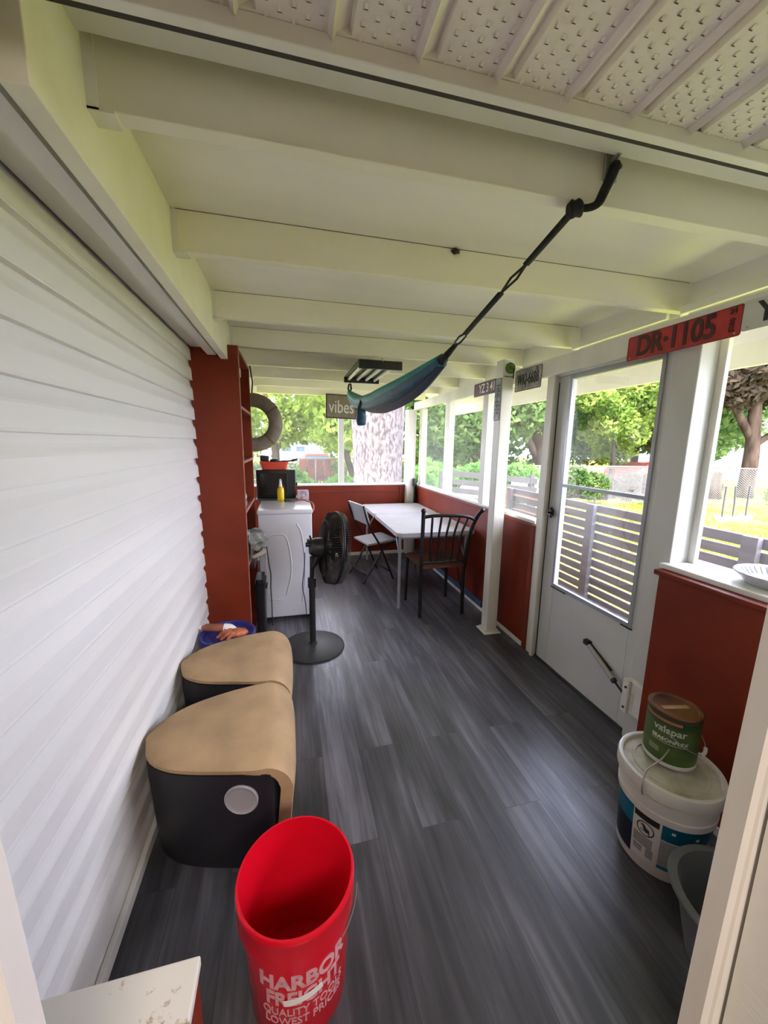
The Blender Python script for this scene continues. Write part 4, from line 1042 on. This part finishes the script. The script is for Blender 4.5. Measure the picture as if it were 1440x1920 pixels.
def plate(name_label, y0, y1, z0, z1, x, m, txt, tm, size, sx=1, tilt=0, rim=None, vertical=False, extra=None, bold=.001, toff=0):
    t = thing('number_plate', name_label, 'number plate', (x, (y0 + y1) / 2, (z0 + z1) / 2), 0, 'number plates on the header and post')
    wv, hv = abs(y1 - y0), z1 - z0
    bm = NB(); prism(bm, [(-a, b) for a, b in rrect(wv, hv, .010, 4)], 'x', -.0015, .0); obj('plate', bm, m, t)
    bm = NB(); o_, i_ = rrect(wv, hv, .010, 4), rrect(wv - .008, hv - .008, .008, 4)
    for j in range(len(o_)):
        k = (j + 1) % len(o_)
        vs = [bm.verts.new((-.0028, p[0], p[1])) for p in (o_[j], o_[k], i_[k], i_[j])]; bm.faces.new(vs)
        vs2 = [bm.verts.new((-.0015, p[0], p[1])) for p in (o_[j], o_[k])]; bm.faces.new((vs[0], vs2[0], vs2[1], vs[1]))
    obj('raised_rim', bm, rim or m, t)
    b = text_bm(txt, size, .0008, bold, sx)
    if vertical: xf(b, Matrix.Rotation(A0(-90), 4, 'Z'))
    xf(b, Matrix.Translation((-.0030, toff, 0)) @ TXT_WALL); obj('lettering', b, tm, t)
    if extra:
        for s_, sz, yy, zz, rot in extra:
            b = text_bm(s_, sz, .0008, .0004, 1); xf(b, Matrix.Translation((-.0030, yy, zz)) @ TXT_WALL @ Matrix.Rotation(A0(rot), 4, 'Z')); obj('small_lettering', b, tm, t)
    bm = NB()
    for s in (-1, 1): tube(bm, [(-.001, s * (wv / 2 - .02), -hv / 2 + .012), (-.004, s * (wv / 2 - .02), -hv / 2 + .012)], .004, 8)
    islands('screw', bm, MSTEEL, t)
    return t
plate('long red number plate with dark lettering on the header over the storm door', 1.655, 1.155, 1.915, 2.027, 1.642, MPLRED, 'DR·1105', MPLDK, .125, .80, rim=mat('red_rim', (.22, .02, .02), .4), extra=[('24', .028, -.215, .038, 0), ('0025', .026, -.215, -.012, -90)], bold=.0035, toff=.02)
plate('weathered grey number plate with dark characters right of the white porch post', 2.632, 2.325, 1.888, 2.036, 1.642, MPLGR, 'WKJ-6688', MINK, .105, .56, extra=[('25', .03, -.10, .055, 0)], bold=.001, rim=MINK)
plate('maroon number plate with white lettering, left end showing beside the post', 3.285, 2.785, 1.922, 2.032, 1.642, MPLMAR, 'YZ 3 418', MWP2, .105, .80, bold=.001, rim=MBLK, toff=0)
pv = plate('narrow grey number plate fixed upright on the side of the porch post', 2.688, 2.604, 1.683, 1.983, 1.5135, MPLGR, 'HNJ-6601', MINK, .066, .80, vertical=True, rim=MINK)
plate('white number plate with black lettering at the right end of the header', 1.155, .655, 1.925, 2.03, 1.642, MPLWH, 'YL·4821', MINK, .100, .95, bold=.002, rim=MPLWH, toff=.045)
bm = NB(); tube(bm, [(0, 0, 0), (0, -.002, 0)], .040, 28); tag(obj('round_sticker', bm, MGSTK, loc=(1.575, 2.604, 2.052)), 'round green sticker at the top of the porch post', 'sticker')
bm = NB()
for a in range(3):
    tube(bm, [(.022 * math.cos(a * 2.1 + k * .5), -.003, .022 * math.sin(a * 2.1 + k * .5)) for k in range(4)], .0025, 6)
obj('sticker_print', bm, mat('pale_green_print', (.30, .42, .15), .5), bpy.data.objects['round_sticker'])

# ================================================================== RING HANGING BEHIND THE BOOKCASE
rg = thing('life_ring', 'tan canvas covered ring hanging over the washing machine behind the bookcase', 'ring', (-.285, 3.52, 1.665), A0(0))
bm = NB(); n = 64; R0, R1_ = .245, .128
rc, rw = (R0 + R1_) / 2, (R0 - R1_) / 2
pts = [(rc * math.cos(2 * PI * k / n), 0, rc * math.sin(2 * PI * k / n)) for k in range(n)]
vs = []
for k in range(n):
    a = 2 * PI * k / n; vs.append([bm.verts.new(((rc + rw * math.cos(b)) * math.cos(a), .045 * math.sin(b), (rc + rw * math.cos(b)) * math.sin(a))) for b in [2 * PI * j / 14 for j in range(14)]])
for k in range(n):
    for j in range(14): bm.faces.new((vs[k][j], vs[(k + 1) % n][j], vs[(k + 1) % n][(j + 1) % 14], vs[k][(j + 1) % 14]))
obj('ring_body', bm, MRTAN, rg, smooth=True)
for ad in (34, -46, 128, -132):
    bm = NB(); a = A0(ad)
    vs = []
    for da in (-.035, .035):
        aa = a + da; vs.append([bm.verts.new(((rc + (rw + .003) * math.cos(b)) * math.cos(aa), .049 * math.sin(b), (rc + (rw + .003) * math.cos(b)) * math.sin(aa))) for b in [2 * PI * j / 14 for j in range(14)]])
    for j in range(14): bm.faces.new((vs[0][j], vs[1][j], vs[1][(j + 1) % 14], vs[0][(j + 1) % 14]))
    obj('band', bm, MRDK, rg, smooth=True)
bm = NB(); tube(bm, [(0, 0, .235), (.01, .0, .33), (.0, -.08, .45)], .006, 6); obj('hanging_cord', bm, MROPE, rg)

# plastic bowl on near sill
bw = thing('plastic_bowl', 'white ridged plastic bowl resting on the sill at the right edge', 'bowl', (1.805, .985, .986))
prof = [(0, .004), (.085, .004), (.095, .010), (.125, .040), (.137, .046), (.140, .042), (.137, .036), (.128, .032), (.098, .0), (0, 0)]
obj('bowl_shell', lathe(NB(), prof, 48), mat('translucent_white_plastic', (.62, .62, .66), .3), bw, smooth=True, auto=40)
bm = NB()
for k in range(36):
    a = 2 * PI * k / 36; tube(bm, [(.100 * math.cos(a), .100 * math.sin(a), .0175), (.124 * math.cos(a), .124 * math.sin(a), .0415)], .0018, 5)
obj('ribs', bm, MWP2, bw)

# ================================================================== OUTDOORS
GZ = -.28
def ground():
    bm = NB(); n = 60; V = {}
    for i in range(n + 1):
        for j in range(n + 1):
            x = -14 + 54 * (i / n); y = -6 + 56 * (j / n); V[i, j] = bm.verts.new((x, y, GZ + .03 * math.sin(x * 1.3) * math.cos(y * .9)))
    for i in range(n):
        for j in range(n): bm.faces.new((V[i, j], V[i + 1, j], V[i + 1, j + 1], V[i, j + 1]))
    return bm
struct('ground', ground(), MGRASS, 'sunlit grass yard', smooth=True)

def blades(n, x0, x1, y0, y1, h, seed, m, name, label, cat='grass'):
    rnd = np.random.default_rng(seed); V = np.zeros((n * 3, 3)); x = rnd.uniform(x0, x1, n); y = rnd.uniform(y0, y1, n); hh = rnd.uniform(.4, 1, n) * h; a = rnd.uniform(0, 2 * PI, n); wv = .006 + h * .05
    V[0::3, 0] = x - np.cos(a) * wv; V[0::3, 1] = y - np.sin(a) * wv; V[0::3, 2] = GZ - .02
    V[1::3, 0] = x + np.cos(a) * wv; V[1::3, 1] = y + np.sin(a) * wv; V[1::3, 2] = GZ - .02
    V[2::3, 0] = x + rnd.normal(0, h * .3, n); V[2::3, 1] = y + rnd.normal(0, h * .3, n); V[2::3, 2] = GZ + hh
    me = bpy.data.meshes.new(name); me.from_pydata(V.tolist(), [], np.arange(n * 3).reshape(-1, 3).tolist()); me.materials.append(m)
    o = bpy.data.objects.new(name, me); C.objects.link(o); return tag(o, label, cat, kind='stuff')
MGR2 = leafmat('grass_blades', (.07, .11, .012), (.17, .20, .03), 2)
blades(16000, 2.85, 12, -1, 10, .10, 3, MGR2, 'grass_blades', 'thin green grass growing across the yard')
blades(3000, 1.95, 2.7, .8, 3.2, .32, 4, MGR2, 'weeds', 'bright green weeds along the foot of the slat fence outside the door', 'weeds')

def leafcloud(blobs, n, size, seed, shell=.55):
    """blobs: list of (cx,cy,cz,rx,ry,rz); returns mesh data of folded leaf quads"""
    rnd = np.random.default_rng(seed); vol = np.array([b[3] * b[4] * b[5] for b in blobs]) ** .7; vol = vol / vol.sum()
    idx = rnd.choice(len(blobs), n, p=vol); B_ = np.array(blobs)[idx]
    d = rnd.normal(size=(n, 3)); d /= np.linalg.norm(d, axis=1)[:, None]; r = shell + (1.05 - shell) * rnd.random(n) ** .6
    r *= 1 + .18 * np.sin(d[:, 0] * 7 + seed) * np.cos(d[:, 2] * 6)
    P = B_[:, :3] + d * B_[:, 3:] * r[:, None]
    u = rnd.normal(size=(n, 3)); u /= np.linalg.norm(u, axis=1)[:, None]; v = np.cross(u, rnd.normal(size=(n, 3))); v /= np.linalg.norm(v, axis=1)[:, None]
    s = size * rnd.uniform(.6, 1.3, n)[:, None]
    V = np.empty((n, 4, 3)); V[:, 0] = P - u * s; V[:, 1] = P + v * s * .5; V[:, 2] = P + u * s; V[:, 3] = P - v * s * .5
    V = V.reshape(-1, 3); me = bpy.data.meshes.new('foliage'); me.vertices.add(len(V)); me.vertices.foreach_set('co', V.ravel())
    me.loops.add(4 * n); me.loops.foreach_set('vertex_index', np.arange(4 * n, dtype=np.int32)); me.polygons.add(n)
    me.polygons.foreach_set('loop_start', np.arange(0, 4 * n, 4, dtype=np.int32)); me.polygons.foreach_set('loop_total', np.full(n, 4, dtype=np.int32))
    me.update(calc_edges=True); return me
LM = [leafmat('leaf_yellow_green', (.11, .18, .03), (.27, .36, .08)), leafmat('leaf_mid_green', (.055, .11, .03), (.15, .23, .07)),
      leafmat('leaf_dark_green', (.03, .07, .02), (.10, .17, .05)), leafmat('leaf_bronze', (.05, .038, .026), (.11, .085, .062)), leafmat('leaf_hedge', (.10, .24, .05), (.22, .42, .10))]
def tree(name, label, loc, blobs, n, size, seed, lm, trunk=None, tm=None, group='trees beyond the yard fence', cat='tree'):
    t = thing(name, label, cat, loc, 0, group)
    me = leafcloud(blobs, n, size, seed); me.materials.append(LM[lm]); o = bpy.data.objects.new('foliage', me); C.objects.link(o); o.parent = t
    if trunk:
        bm = NB()
        for pts, r in trunk: tube(bm, smoothpath(pts, 4), list(np.interp(np.linspace(0, 1, (len(pts) - 1) * 4 + 1), np.linspace(0, 1, len(r)), r)), 12)
        obj('trunk', bm, tm or MBARK2, t, smooth=True)
    return t
def rb_blobs(n, cx, cy, z0, z1, rx, ry, s, seed):
    r = random.Random(seed); return [(cx + r.uniform(-rx, rx), cy + r.uniform(-ry, ry), r.uniform(z0, z1), s * r.uniform(.7, 1.3), s * r.uniform(.7, 1.2), s * r.uniform(.5, .9)) for _ in range(n)]

# big pale trunk just past the far wall
bt = thing('tree', 'thick pale rough-barked tree trunk standing right behind the far half wall', 'tree', (1.60, 7.0, GZ))
bm = NB(); secs = []; nn = 40
for i in range(30):
    z = i * .16; rr = .44 + .12 * math.exp(-z / .3) + .030 * max(0, z - 1.2) ** 1.5
    fork = max(0, z - 2.0) * .16; ring = []
    for j in range(nn):
        a = 2 * PI * j / nn
        lobes = 1 + .05 * math.sin(3 * a + 1) + .03 * math.sin(8 * a + z * 1.3) + .018 * math.sin(17 * a - z * 2) - .11 * math.exp(-((a - PI * 1.47) / .12) ** 2)
        ring.append(bm.verts.new((rr * lobes * math.cos(a), rr * .9 * lobes * math.sin(a), z)))
    secs.append(ring)
for A_, B_ in zip(secs, secs[1:]):
    for j in range(nn): bm.faces.new((A_[j], A_[(j + 1) % nn], B_[(j + 1) % nn], B_[j]))
bm.faces.new(secs[-1]); obj('trunk', bm, MBARK, bt, smooth=True)
me = leafcloud([(0, 0, 5.6, 3.2, 2.6, 1.3), (1.5, 1, 6.2, 2, 2, 1.2), (-2, .5, 5.9, 1.8, 2, 1)], 5000, .10, 5); me.materials.append(LM[1]); o = bpy.data.objects.new('foliage', me); C.objects.link(o); o.parent = bt

# back-left greenery
tree('tree', 'bright yellow-green leafy tree filling the far opening left of the thick trunk', (-.5, 13, GZ), rb_blobs(14, 0, 0, 2.2, 5.5, 2.6, 1.5, 1.1, 1), 16000, .11, 11, 0, [([(0, 0, 0), (.1, 0, 1.5), (-.2, 0, 3.5)], [.14, .12, .06]), ([(0, 0, 1.3), (.7, 0, 2.4)], [.07, .04])])
tree('tree', 'slender dark-stemmed green tree between the sign and the vibrant left tree', (1.7, 13.8, GZ), rb_blobs(12, 0, 0, 1.9, 5.2, 1.5, 1.2, .85, 2), 11000, .11, 12, 1, [([(.7, 0, 0), (.3, 0, 1.4), (-.5, 0, 3)], [.13, .10, .05]), ([(.3, 0, 1.2), (.9, 0, 3)], [.06, .03])])
tree('tree', 'shady green tree seen between the thick trunk and the corner post', (4.6, 14.6, GZ), rb_blobs(14, 0, 0, 1.2, 6, 1.9, 1.2, 1.05, 3), 13000, .12, 13, 1, [([(0, 0, 0), (.1, 0, 2), (0, 0, 4)], [.2, .17, .1])])
# behind the yard windows
tree('tree', 'olive green tree seen through the window beside the corner post', (6.4, 12.8, GZ), rb_blobs(15, 0, 0, 1.5, 6, 1.9, 1.3, 1.1, 4), 14000, .12, 14, 1, [([(0, 0, 0), (.2, 0, 2), (-.1, 0, 4)], [.25, .2, .1])])
tree('tree', 'large moss-draped tree with brown forked trunk seen right of the porch post', (9.35, 13.0, GZ), rb_blobs(14, .3, .4, 4.0, 7.5, 2.2, 1.2, .9, 5), 12000, .12, 15, 1, [([(0, 0, 0), (.05, 0, 1.5), (-.5, 0, 4.2)], [.36, .30, .18]), ([(0, 0, .8), (.45, 0, 2.2), (.7, 0, 4.2)], [.24, .18, .12]), ([(0, 0, 1.2), (-.8, 0, 2.4), (-1.6, 0, 3.6)], [.16, .11, .06])])
tree('tree', 'bright light-green shrubby tree framed by the upper door pane', (12.0, 12.3, GZ), rb_blobs(14, 0, 0, 1.5, 4.2, 1.6, 1.0, .8, 6), 14000, .10, 16, 0, [([(0, 0, 0), (.1, 0, 1.2), (0, 0, 2.6)], [.1, .08, .05])])
tree('tree', 'dark green tall tree behind the bright shrubby tree in the door pane', (16.5, 15.5, GZ), rb_blobs(18, 0, 0, 1.8, 8, 3.0, 1.6, 1.4, 7), 15000, .15, 17, 1, [([(0, 0, 0), (0, 0, 3), (0, 0, 5)], [.2, .18, .1])])
tree('tree', 'blue-green tree seen right of the door post', (17.5, 13.4, GZ), rb_blobs(16, 0, 0, 1.7, 6.5, 1.8, 1.6, 1.1, 8), 13000, .13, 18, 1, [([(0, 0, 0), (.1, 0, 2), (0, 0, 4)], [.2, .16, .1])])
tree('tree', 'bronze-leaved tree with a stout dark trunk at the right edge of the yard', (16.4, 10.5, GZ), rb_blobs(22, 0, 0, 4.0, 8, 2.3, 1.6, 1.0, 9) + [(-1.2, 0, 3.9, 1, .8, .7), (.9, -.3, 3.8, 1, .8, .7), (0, .6, 3.9, 1.1, .6, .7)], 17000, .13, 19, 3, [([(0, 0, 0), (0, 0, 1.6), (-.3, 0, 3.8)], [.27, .22, .16]), ([(0, 0, 1.9), (.9, -.5, 2.8), (1.6, -.8, 3.6)], [.12, .10, .07]), ([(0, 0, 2), (-.9, .3, 3.4)], [.16, .1])])
tree('tree', 'distant dark evergreen mass behind the moss-draped tree', (11.5, 19, GZ), rb_blobs(28, 0, 0, .8, 9, 6.2, 1.5, 1.9, 10), 15000, .22, 20, 2)
tree('tree', 'distant green tree line behind the far left opening', (0, 33, GZ), rb_blobs(34, 0, 0, 1.2, 9, 9, 1.5, 2.0, 21), 22000, .24, 21, 0)
tree('tree', 'distant pale tree line behind the right yard', (34, 27, GZ), rb_blobs(30, 0, 0, 1.5, 10, 9, 3, 2.2, 22), 14000, .26, 22, 1)
# hedges and shrubs along the fence
tree('hedge', 'bright green ivy hedge on the fence behind the yard windows', (4.8, 9.6, GZ), [(-1.5 + k * .42, .05 * (-1) ** k, .95 + .08 * math.sin(k * 2), .38, .28, .30) for k in range(9)] + [(-1.4 + k * .5, 0, .45, .34, .25, .34) for k in range(8)], 12000, .055, 31, 4, group='shrubs along the fences', cat='hedge')
tree('shrub', 'green shrub between the thick trunk and the corner post', (2.9, 8.3, GZ), [(0, 0, .7, .35, .3, .5), (.15, 0, 1.1, .28, .3, .35), (-.2, 0, .5, .3, .3, .4)], 3500, .05, 32, 4, group='shrubs along the fences', cat='shrub')
tree('shrub', 'low round pale-green shrub in front of the far left fence', (.25, 13.6, GZ), [(0, 0, .45, .5, .4, .38)], 2200, .06, 33, 4, group='shrubs along the fences', cat='shrub')
tree('shrub', 'low leafy shrub nearest the grey stud in the far opening', (1.7, 12.6, GZ), [(0, 0, .4, .55, .4, .36), (.6, 0, .3, .4, .3, .25)], 2600, .06, 34, 4, group='shrubs along the fences', cat='shrub')
tree('shrub', 'viny shrub growing on the chain-link fence seen right of the porch post', (8.5, 9.9, GZ), [(0, 0, .8, .5, .2, .35), (.7, 0, .6, .5, .2, .4)], 4000, .05, 35, 1, group='shrubs along the fences', cat='shrub')
tree('shrub', 'dry brownish shrub behind the chain-link fence in the door pane', (11.0, 10.2, GZ), [(0, 0, .5, .8, .3, .45), (1.2, 0, .6, .6, .3, .4)], 3600, .06, 36, 3, group='shrubs along the fences', cat='shrub')
tree('undergrowth', 'long bank of dry brown undergrowth behind the chain-link fence', (10.4, 11.3, GZ), [(-4 + k * .8, .25 * math.sin(k * 2.1), .35, .65, .4, .42) for k in range(12)], 14000, .06, 41, 3, group='shrubs along the fences', cat='undergrowth')
tree('undergrowth', 'bank of green and brown undergrowth behind the far left chain-link fence', (1, 17.6, GZ), [(-4.5 + k * .9, .25 * math.sin(k * 2.1), .45, .7, .4, .5) for k in range(11)], 9000, .08, 42, 1, group='shrubs along the fences', cat='undergrowth')
tree('shrub', 'yellow-green shrub at the right end of the chain-link fence', (15.2, 8.6, GZ), [(0, 0, .35, .4, .5, .35)], 1800, .06, 37, 0, group='shrubs along the fences', cat='shrub')

# chain-link fences
def chain_fence(name, label, p, q, H, posts, dia=.065):
    t = thing(name, label, 'fence', (p[0], p[1], GZ))
    d = Vector((q[0] - p[0], q[1] - p[1], 0)); L = d.length; d.normalize()
    bm = NB(); tube(bm, [(0, 0, H), d * L + Vector((0, 0, H))], .02, 8); obj('top_rail', bm, MGALV, t, smooth=True)
    for k in range(posts):
        b = d * (L * k / (posts - 1)); bm = NB(); tube(bm, [b, b + Vector((0, 0, H + .02))], .026, 10); obj('fence_post', bm, MGALV, t, smooth=True)
    bm = NB(); s = dia; n = int(L / s)
    for sg_ in (1, -1):
        for k in range(-int(H / s), n + int(H / s)):
            u0, u1 = k * s, k * s + sg_ * H
            z0, z1 = 0, H
            if sg_ < 0: u0, u1 = k * s, k * s - H
            # clip to the run
            def clip(u0, z0, u1, z1):
                pts = []
                for (ua, za, ub, zb) in ((u0, z0, u1, z1),):
                    t0, t1 = 0, 1; du = ub - ua
                    for lo_, hi_ in ((0, L),):
                        ta, tb_ = (lo_ - ua) / du, (hi_ - ua) / du
                        if ta > tb_: ta, tb_ = tb_, ta
                        t0, t1 = max(t0, ta), min(t1, tb_)
                    if t1 - t0 < .02: return None
                    return (ua + du * t0, za + (zb - za) * t0, ua + du * t1, za + (zb - za) * t1)
            c_ = clip(u0, z0, u1, z1)
            if c_: tube(bm, [d * c_[0] + Vector((0, 0, c_[1])), d * c_[2] + Vector((0, 0, c_[3]))], .0032, 4, caps=False)
    obj('wire_mesh', bm, MGALV, t)
    return t
chain_fence('chain_link_fence', 'silver chain-link fence across the back of the yard, seen through the door', (5.6, 10.6), (13.2, 9.55), 1.18, 5)
chain_fence('chain_link_fence', 'silver chain-link fence running off at the right of the yard', (13.2, 9.55), (16.5, 5.0), 1.18, 4)
chain_fence('chain_link_fence', 'silver chain-link fence seen in the far left opening', (-3.5, 15.6), (5.6, 15.6), 1.18, 7, .09)

# horizontal board fence outside the door
sf = thing('slat_fence', 'low grey horizontal board fence just outside the storm door', 'fence', (2.8, 2.5, GZ))
FX = 2.78
def F_(b): return xf(b, Matrix.Translation((-2.8, -2.5, -GZ)))
for k in range(14):
    z1 = .965 - k * .087; bm = NB(); box(bm, FX, FX + .02, .9, 4.4, z1 - .069, z1, .003); obj('board', F_(bm), MSLAT, sf)
for y in (1.68, 2.98, 4.36):
    bm = NB(); box(bm, FX - .045, FX, y - .045, y + .045, GZ - .05, .97, .004); obj('fence_post', F_(bm), MSLAT, sf)
# darker board fence beyond, angled
MSLAT2 = mat('dark_stained_boards', (.055, .052, .058), .7, var=.12, scale=6)
sf2 = thing('slat_fence', 'dark grey board fence farther along the yard, seen through the back windows', 'fence', (3.3, 6.2, GZ))
for k in range(5):
    z1 = 1.02 - k * .15; bm = NB(); bar(bm, (2.75 - 3.3, 6.6 - 6.2, z1 - GZ - .1 + .08), (4.0 - 3.3, 5.55 - 6.2, z1 - GZ - .1), .02, .10); obj('board', bm, MSLAT2, sf2)
for x, y in ((2.75, 6.62), (3.95, 5.62)):
    bm = bx(x - 3.3 - .04, x - 3.3 + .04, y - 6.2 - .02, y - 6.2 + .06, 0, 1.3); obj('fence_post', bm, MSLAT2, sf2)

# cedar bench outside
cb = thing('wooden_bench', 'reddish cedar garden bench outside the window by the door', 'bench', (2.95, 4.75, GZ))
bm = NB()
for k in range(3): box(bm, .28, .31, -.75, .45, .72 + k * .13 + .0, .82 + k * .13, .004)
islands('back_slat', bm, MCEDAR, cb)
bm = NB()
for k in range(4): box(bm, -.22 + k * .12, -.12 + k * .12, -.75, .45, .62, .645, .004)
islands('seat_slat', bm, MCEDAR, cb)
for y in (-.75, .42):
    bm = NB(); box(bm, -.22, -.17, y, y + .04, 0, .85, .004); box(bm, .27, .32, y, y + .04, 0, 1.16, .004); box(bm, -.26, .30, y - .03, y + .07, .85, .875, .004); obj('arm_frame', bm, MCEDAR, cb)

# white garden chairs
def gchair(loc, rz, label):
    t = thing('garden_chair', label, 'chair', loc, rz, 'white plastic garden chairs in the yard')
    bm = NB(); pts = rrect(.46, .50, .12); prism(bm, [(x, y + .70) for x, y in pts], 'y', .20, .235); obj('backrest', bm, MWP2, t)
    bm = bx(-.24, .24, -.24, .22, .40, .43, .01); obj('seat', bm, MWP2, t)
    for x in (-.22, .22):
        for y in (-.22, .22): bm = NB(); tube(bm, [(x * 1.1, y * 1.1, 0), (x, y, .41)], .022, 8); obj('leg', bm, MWP2, t)
        bm = NB(); tube(bm, [(x, -.22, .41), (x, -.22, .62), (x, .22, .64)], .02, 8); obj('armrest', bm, MWP2, t)
    return t
g1 = gchair((6.35, 8.7, GZ), A0(20), 'white garden chair in the yard, seen just left of the door frame')
dup(g1, (5.95, 8.95, GZ), A0(-30), 'white garden chair beside the fence, seen just right of the porch post')
bm = NB(); bmesh.ops.create_icosphere(bm, subdivisions=3, radius=1, matrix=Matrix.Diagonal((.55, .35, .28, 1)))
for v in bm.verts: v.co *= 1 + .1 * math.sin(v.co.x * 12) * math.cos(v.co.y * 14)
tag(obj('covered_heap', bm, mat('pale_tarp', (.55, .55, .62), .6), smooth=True, loc=(4.55, 8.6, GZ + .62)), 'pale grey tarp-covered heap behind the back window', 'tarp')

# tomato stakes with white pots
for k, (px, lab) in enumerate(((1353, 'leftmost of three stakes in white pots in the yard'), (1373, 'middle of three stakes in white pots in the yard'), (1397, 'rightmost of three stakes in white pots in the yard'))):
    b = at(px, 974, 7.0); t = thing('plant_pot', lab.replace('stakes in white pots', 'white pots each holding a dark stake'), 'pot', (b.x, 7.0, GZ), 0, 'white pots with stakes')
    obj('pot', lathe(NB(), [(0, 0), (.10, 0), (.16, .13), (.145, .13), (.10, .02), (0, .02)], 20), MWP2, t)
    bm = NB(); tube(bm, [(0, 0, .02), (.06, .05, .42), (.13 if k != 1 else .08, .10, .86)], .022, 6); obj('stake', bm, MBLK, t)

# vehicles and houses beyond
def house(name, label, x0, x1, y0, y1, H, rh, wins, m=MHOUSE):
    t = thing(name, label, 'house', ((x0 + x1) / 2, (y0 + y1) / 2, GZ)); cx, cy = (x0 + x1) / 2, (y0 + y1) / 2
    obj('wall', bx(x0 - cx, x1 - cx, y0 - cy, y1 - cy, 0, H), m, t)
    bm = prism(NB(), [(y0 - cy - .4, H), (y1 - cy + .4, H), (0, H + rh)], 'x', x0 - cx - .4, x1 - cx + .4); obj('roof', bm, MROOF, t)
    for wx, wz, ww, wh in wins:
        f = obj('window_frame', bx(wx - ww / 2 - .06 - cx, wx + ww / 2 + .06 - cx, y0 - cy - .04, y0 - cy, wz - .06, wz + wh + .06), MWP2, t)
        obj('pane', bx(wx - ww / 2 - cx, wx + ww / 2 - cx, y0 - cy - .05, y0 - cy - .035, wz, wz + wh), MGLW, f)
    return t
house('house', 'small pale bungalow with blue windows beyond the far left fence', -1.6, 2.0, 25, 29, 2.1, .8, [(-.1, 1.25, .55, .3), (.75, 1.25, .55, .3)])
house('house', 'white house with dark windows beyond the right end of the yard', 24.5, 40, 16, 22, 2.9, 1.4, [(26.3, 1.4, 1.0, .8), (29, 1.4, 1.0, .8), (33, 1.4, 1.2, .8)])
def car(name, label, loc, rz, L, H, m, group=None):
    t = thing(name, label, 'vehicle', loc, rz)
    pts = [(-L / 2, .3), (L / 2, .3), (L / 2, .72), (L / 2 - .25, .82), (L * .22, .88), (L * .10, H), (-L * .34, H), (-L * .42, .92), (-L / 2, .85)]
    bm = prism(NB(), pts, 'y', -.85, .85); bmesh.ops.bevel(bm, geom=bm.edges[:], offset=.05, segments=2, affect='EDGES'); obj('body', bm, m, t, smooth=True, auto=40)
    bm = prism(NB(), [(L * .185, .90), (L * .09, H - .08), (-L * .32, H - .08), (-L * .38, .93)], 'y', -.87, .87); obj('side_window', bm, MGLW, t)
    for s in (-1, 1):
        for x in (-L * .31, L * .31):
            bm = NB(); tube(bm, [(x, s * .70, .32), (x, s * .87, .32)], .32, 20); obj('wheel', bm, MBLK, t, smooth=True, auto=40)
    return t
v1 = at(1222, 872, 13.5)
car('car', 'low orange-red car parked beyond the fence, seen in the door pane', (v1.x + .2, 13.5, GZ - .02), A0(0), 3.8, 1.16, mat('orange_red_paint', (.36, .05, .02), .35))
v2 = at(603, 860, 20.0)
car('car', 'red car parked beyond the far left fence', (v2.x, 20.0, GZ - .1), A0(0), 2.4, 1.35, mat('faded_red_paint', (.22, .05, .035), .4))
bm = NB(); a1, a2 = at(1298, 885, 12.3), at(1334, 885, 12.3)
box(bm, a1.x - .2, a2.x, 12.28, 12.33, GZ, 1.02, .01)
wp = tag(obj('white_panel', bm, MWP2), 'bright white fence panel standing beyond the chain-link fence', 'panel')
# red brick planter wall behind far-left fence
b1, b2 = at(560, 880, 16.8), at(622, 880, 16.8)
bm = NB()
for k in range(4): box(bm, b1.x + k * (b2.x - b1.x) / 4 + .03, b1.x + (k + 1) * (b2.x - b1.x) / 4 - .03, 16.8, 16.86, GZ + .35, GZ + 1.1, .01)
box(bm, b1.x, b2.x, 16.86, 16.9, GZ + .2, GZ + .4)
tag(obj('brick_panel', bm, MBRICK), 'row of faded red panels behind the far left chain-link fence', 'panel')
# tree stump behind chain link on the right
s_ = at(1345, 930, 10.3); bm = NB(); tube(bm, [(0, 0, 0), (0, 0, .5), (.03, 0, .95)], [.30, .24, .22], 16)
tag(obj('tree_stump', bm, MBARK2, smooth=True, loc=(s_.x, 10.5, GZ)), 'brown tree stump behind the chain-link fence right of the door post', 'stump')
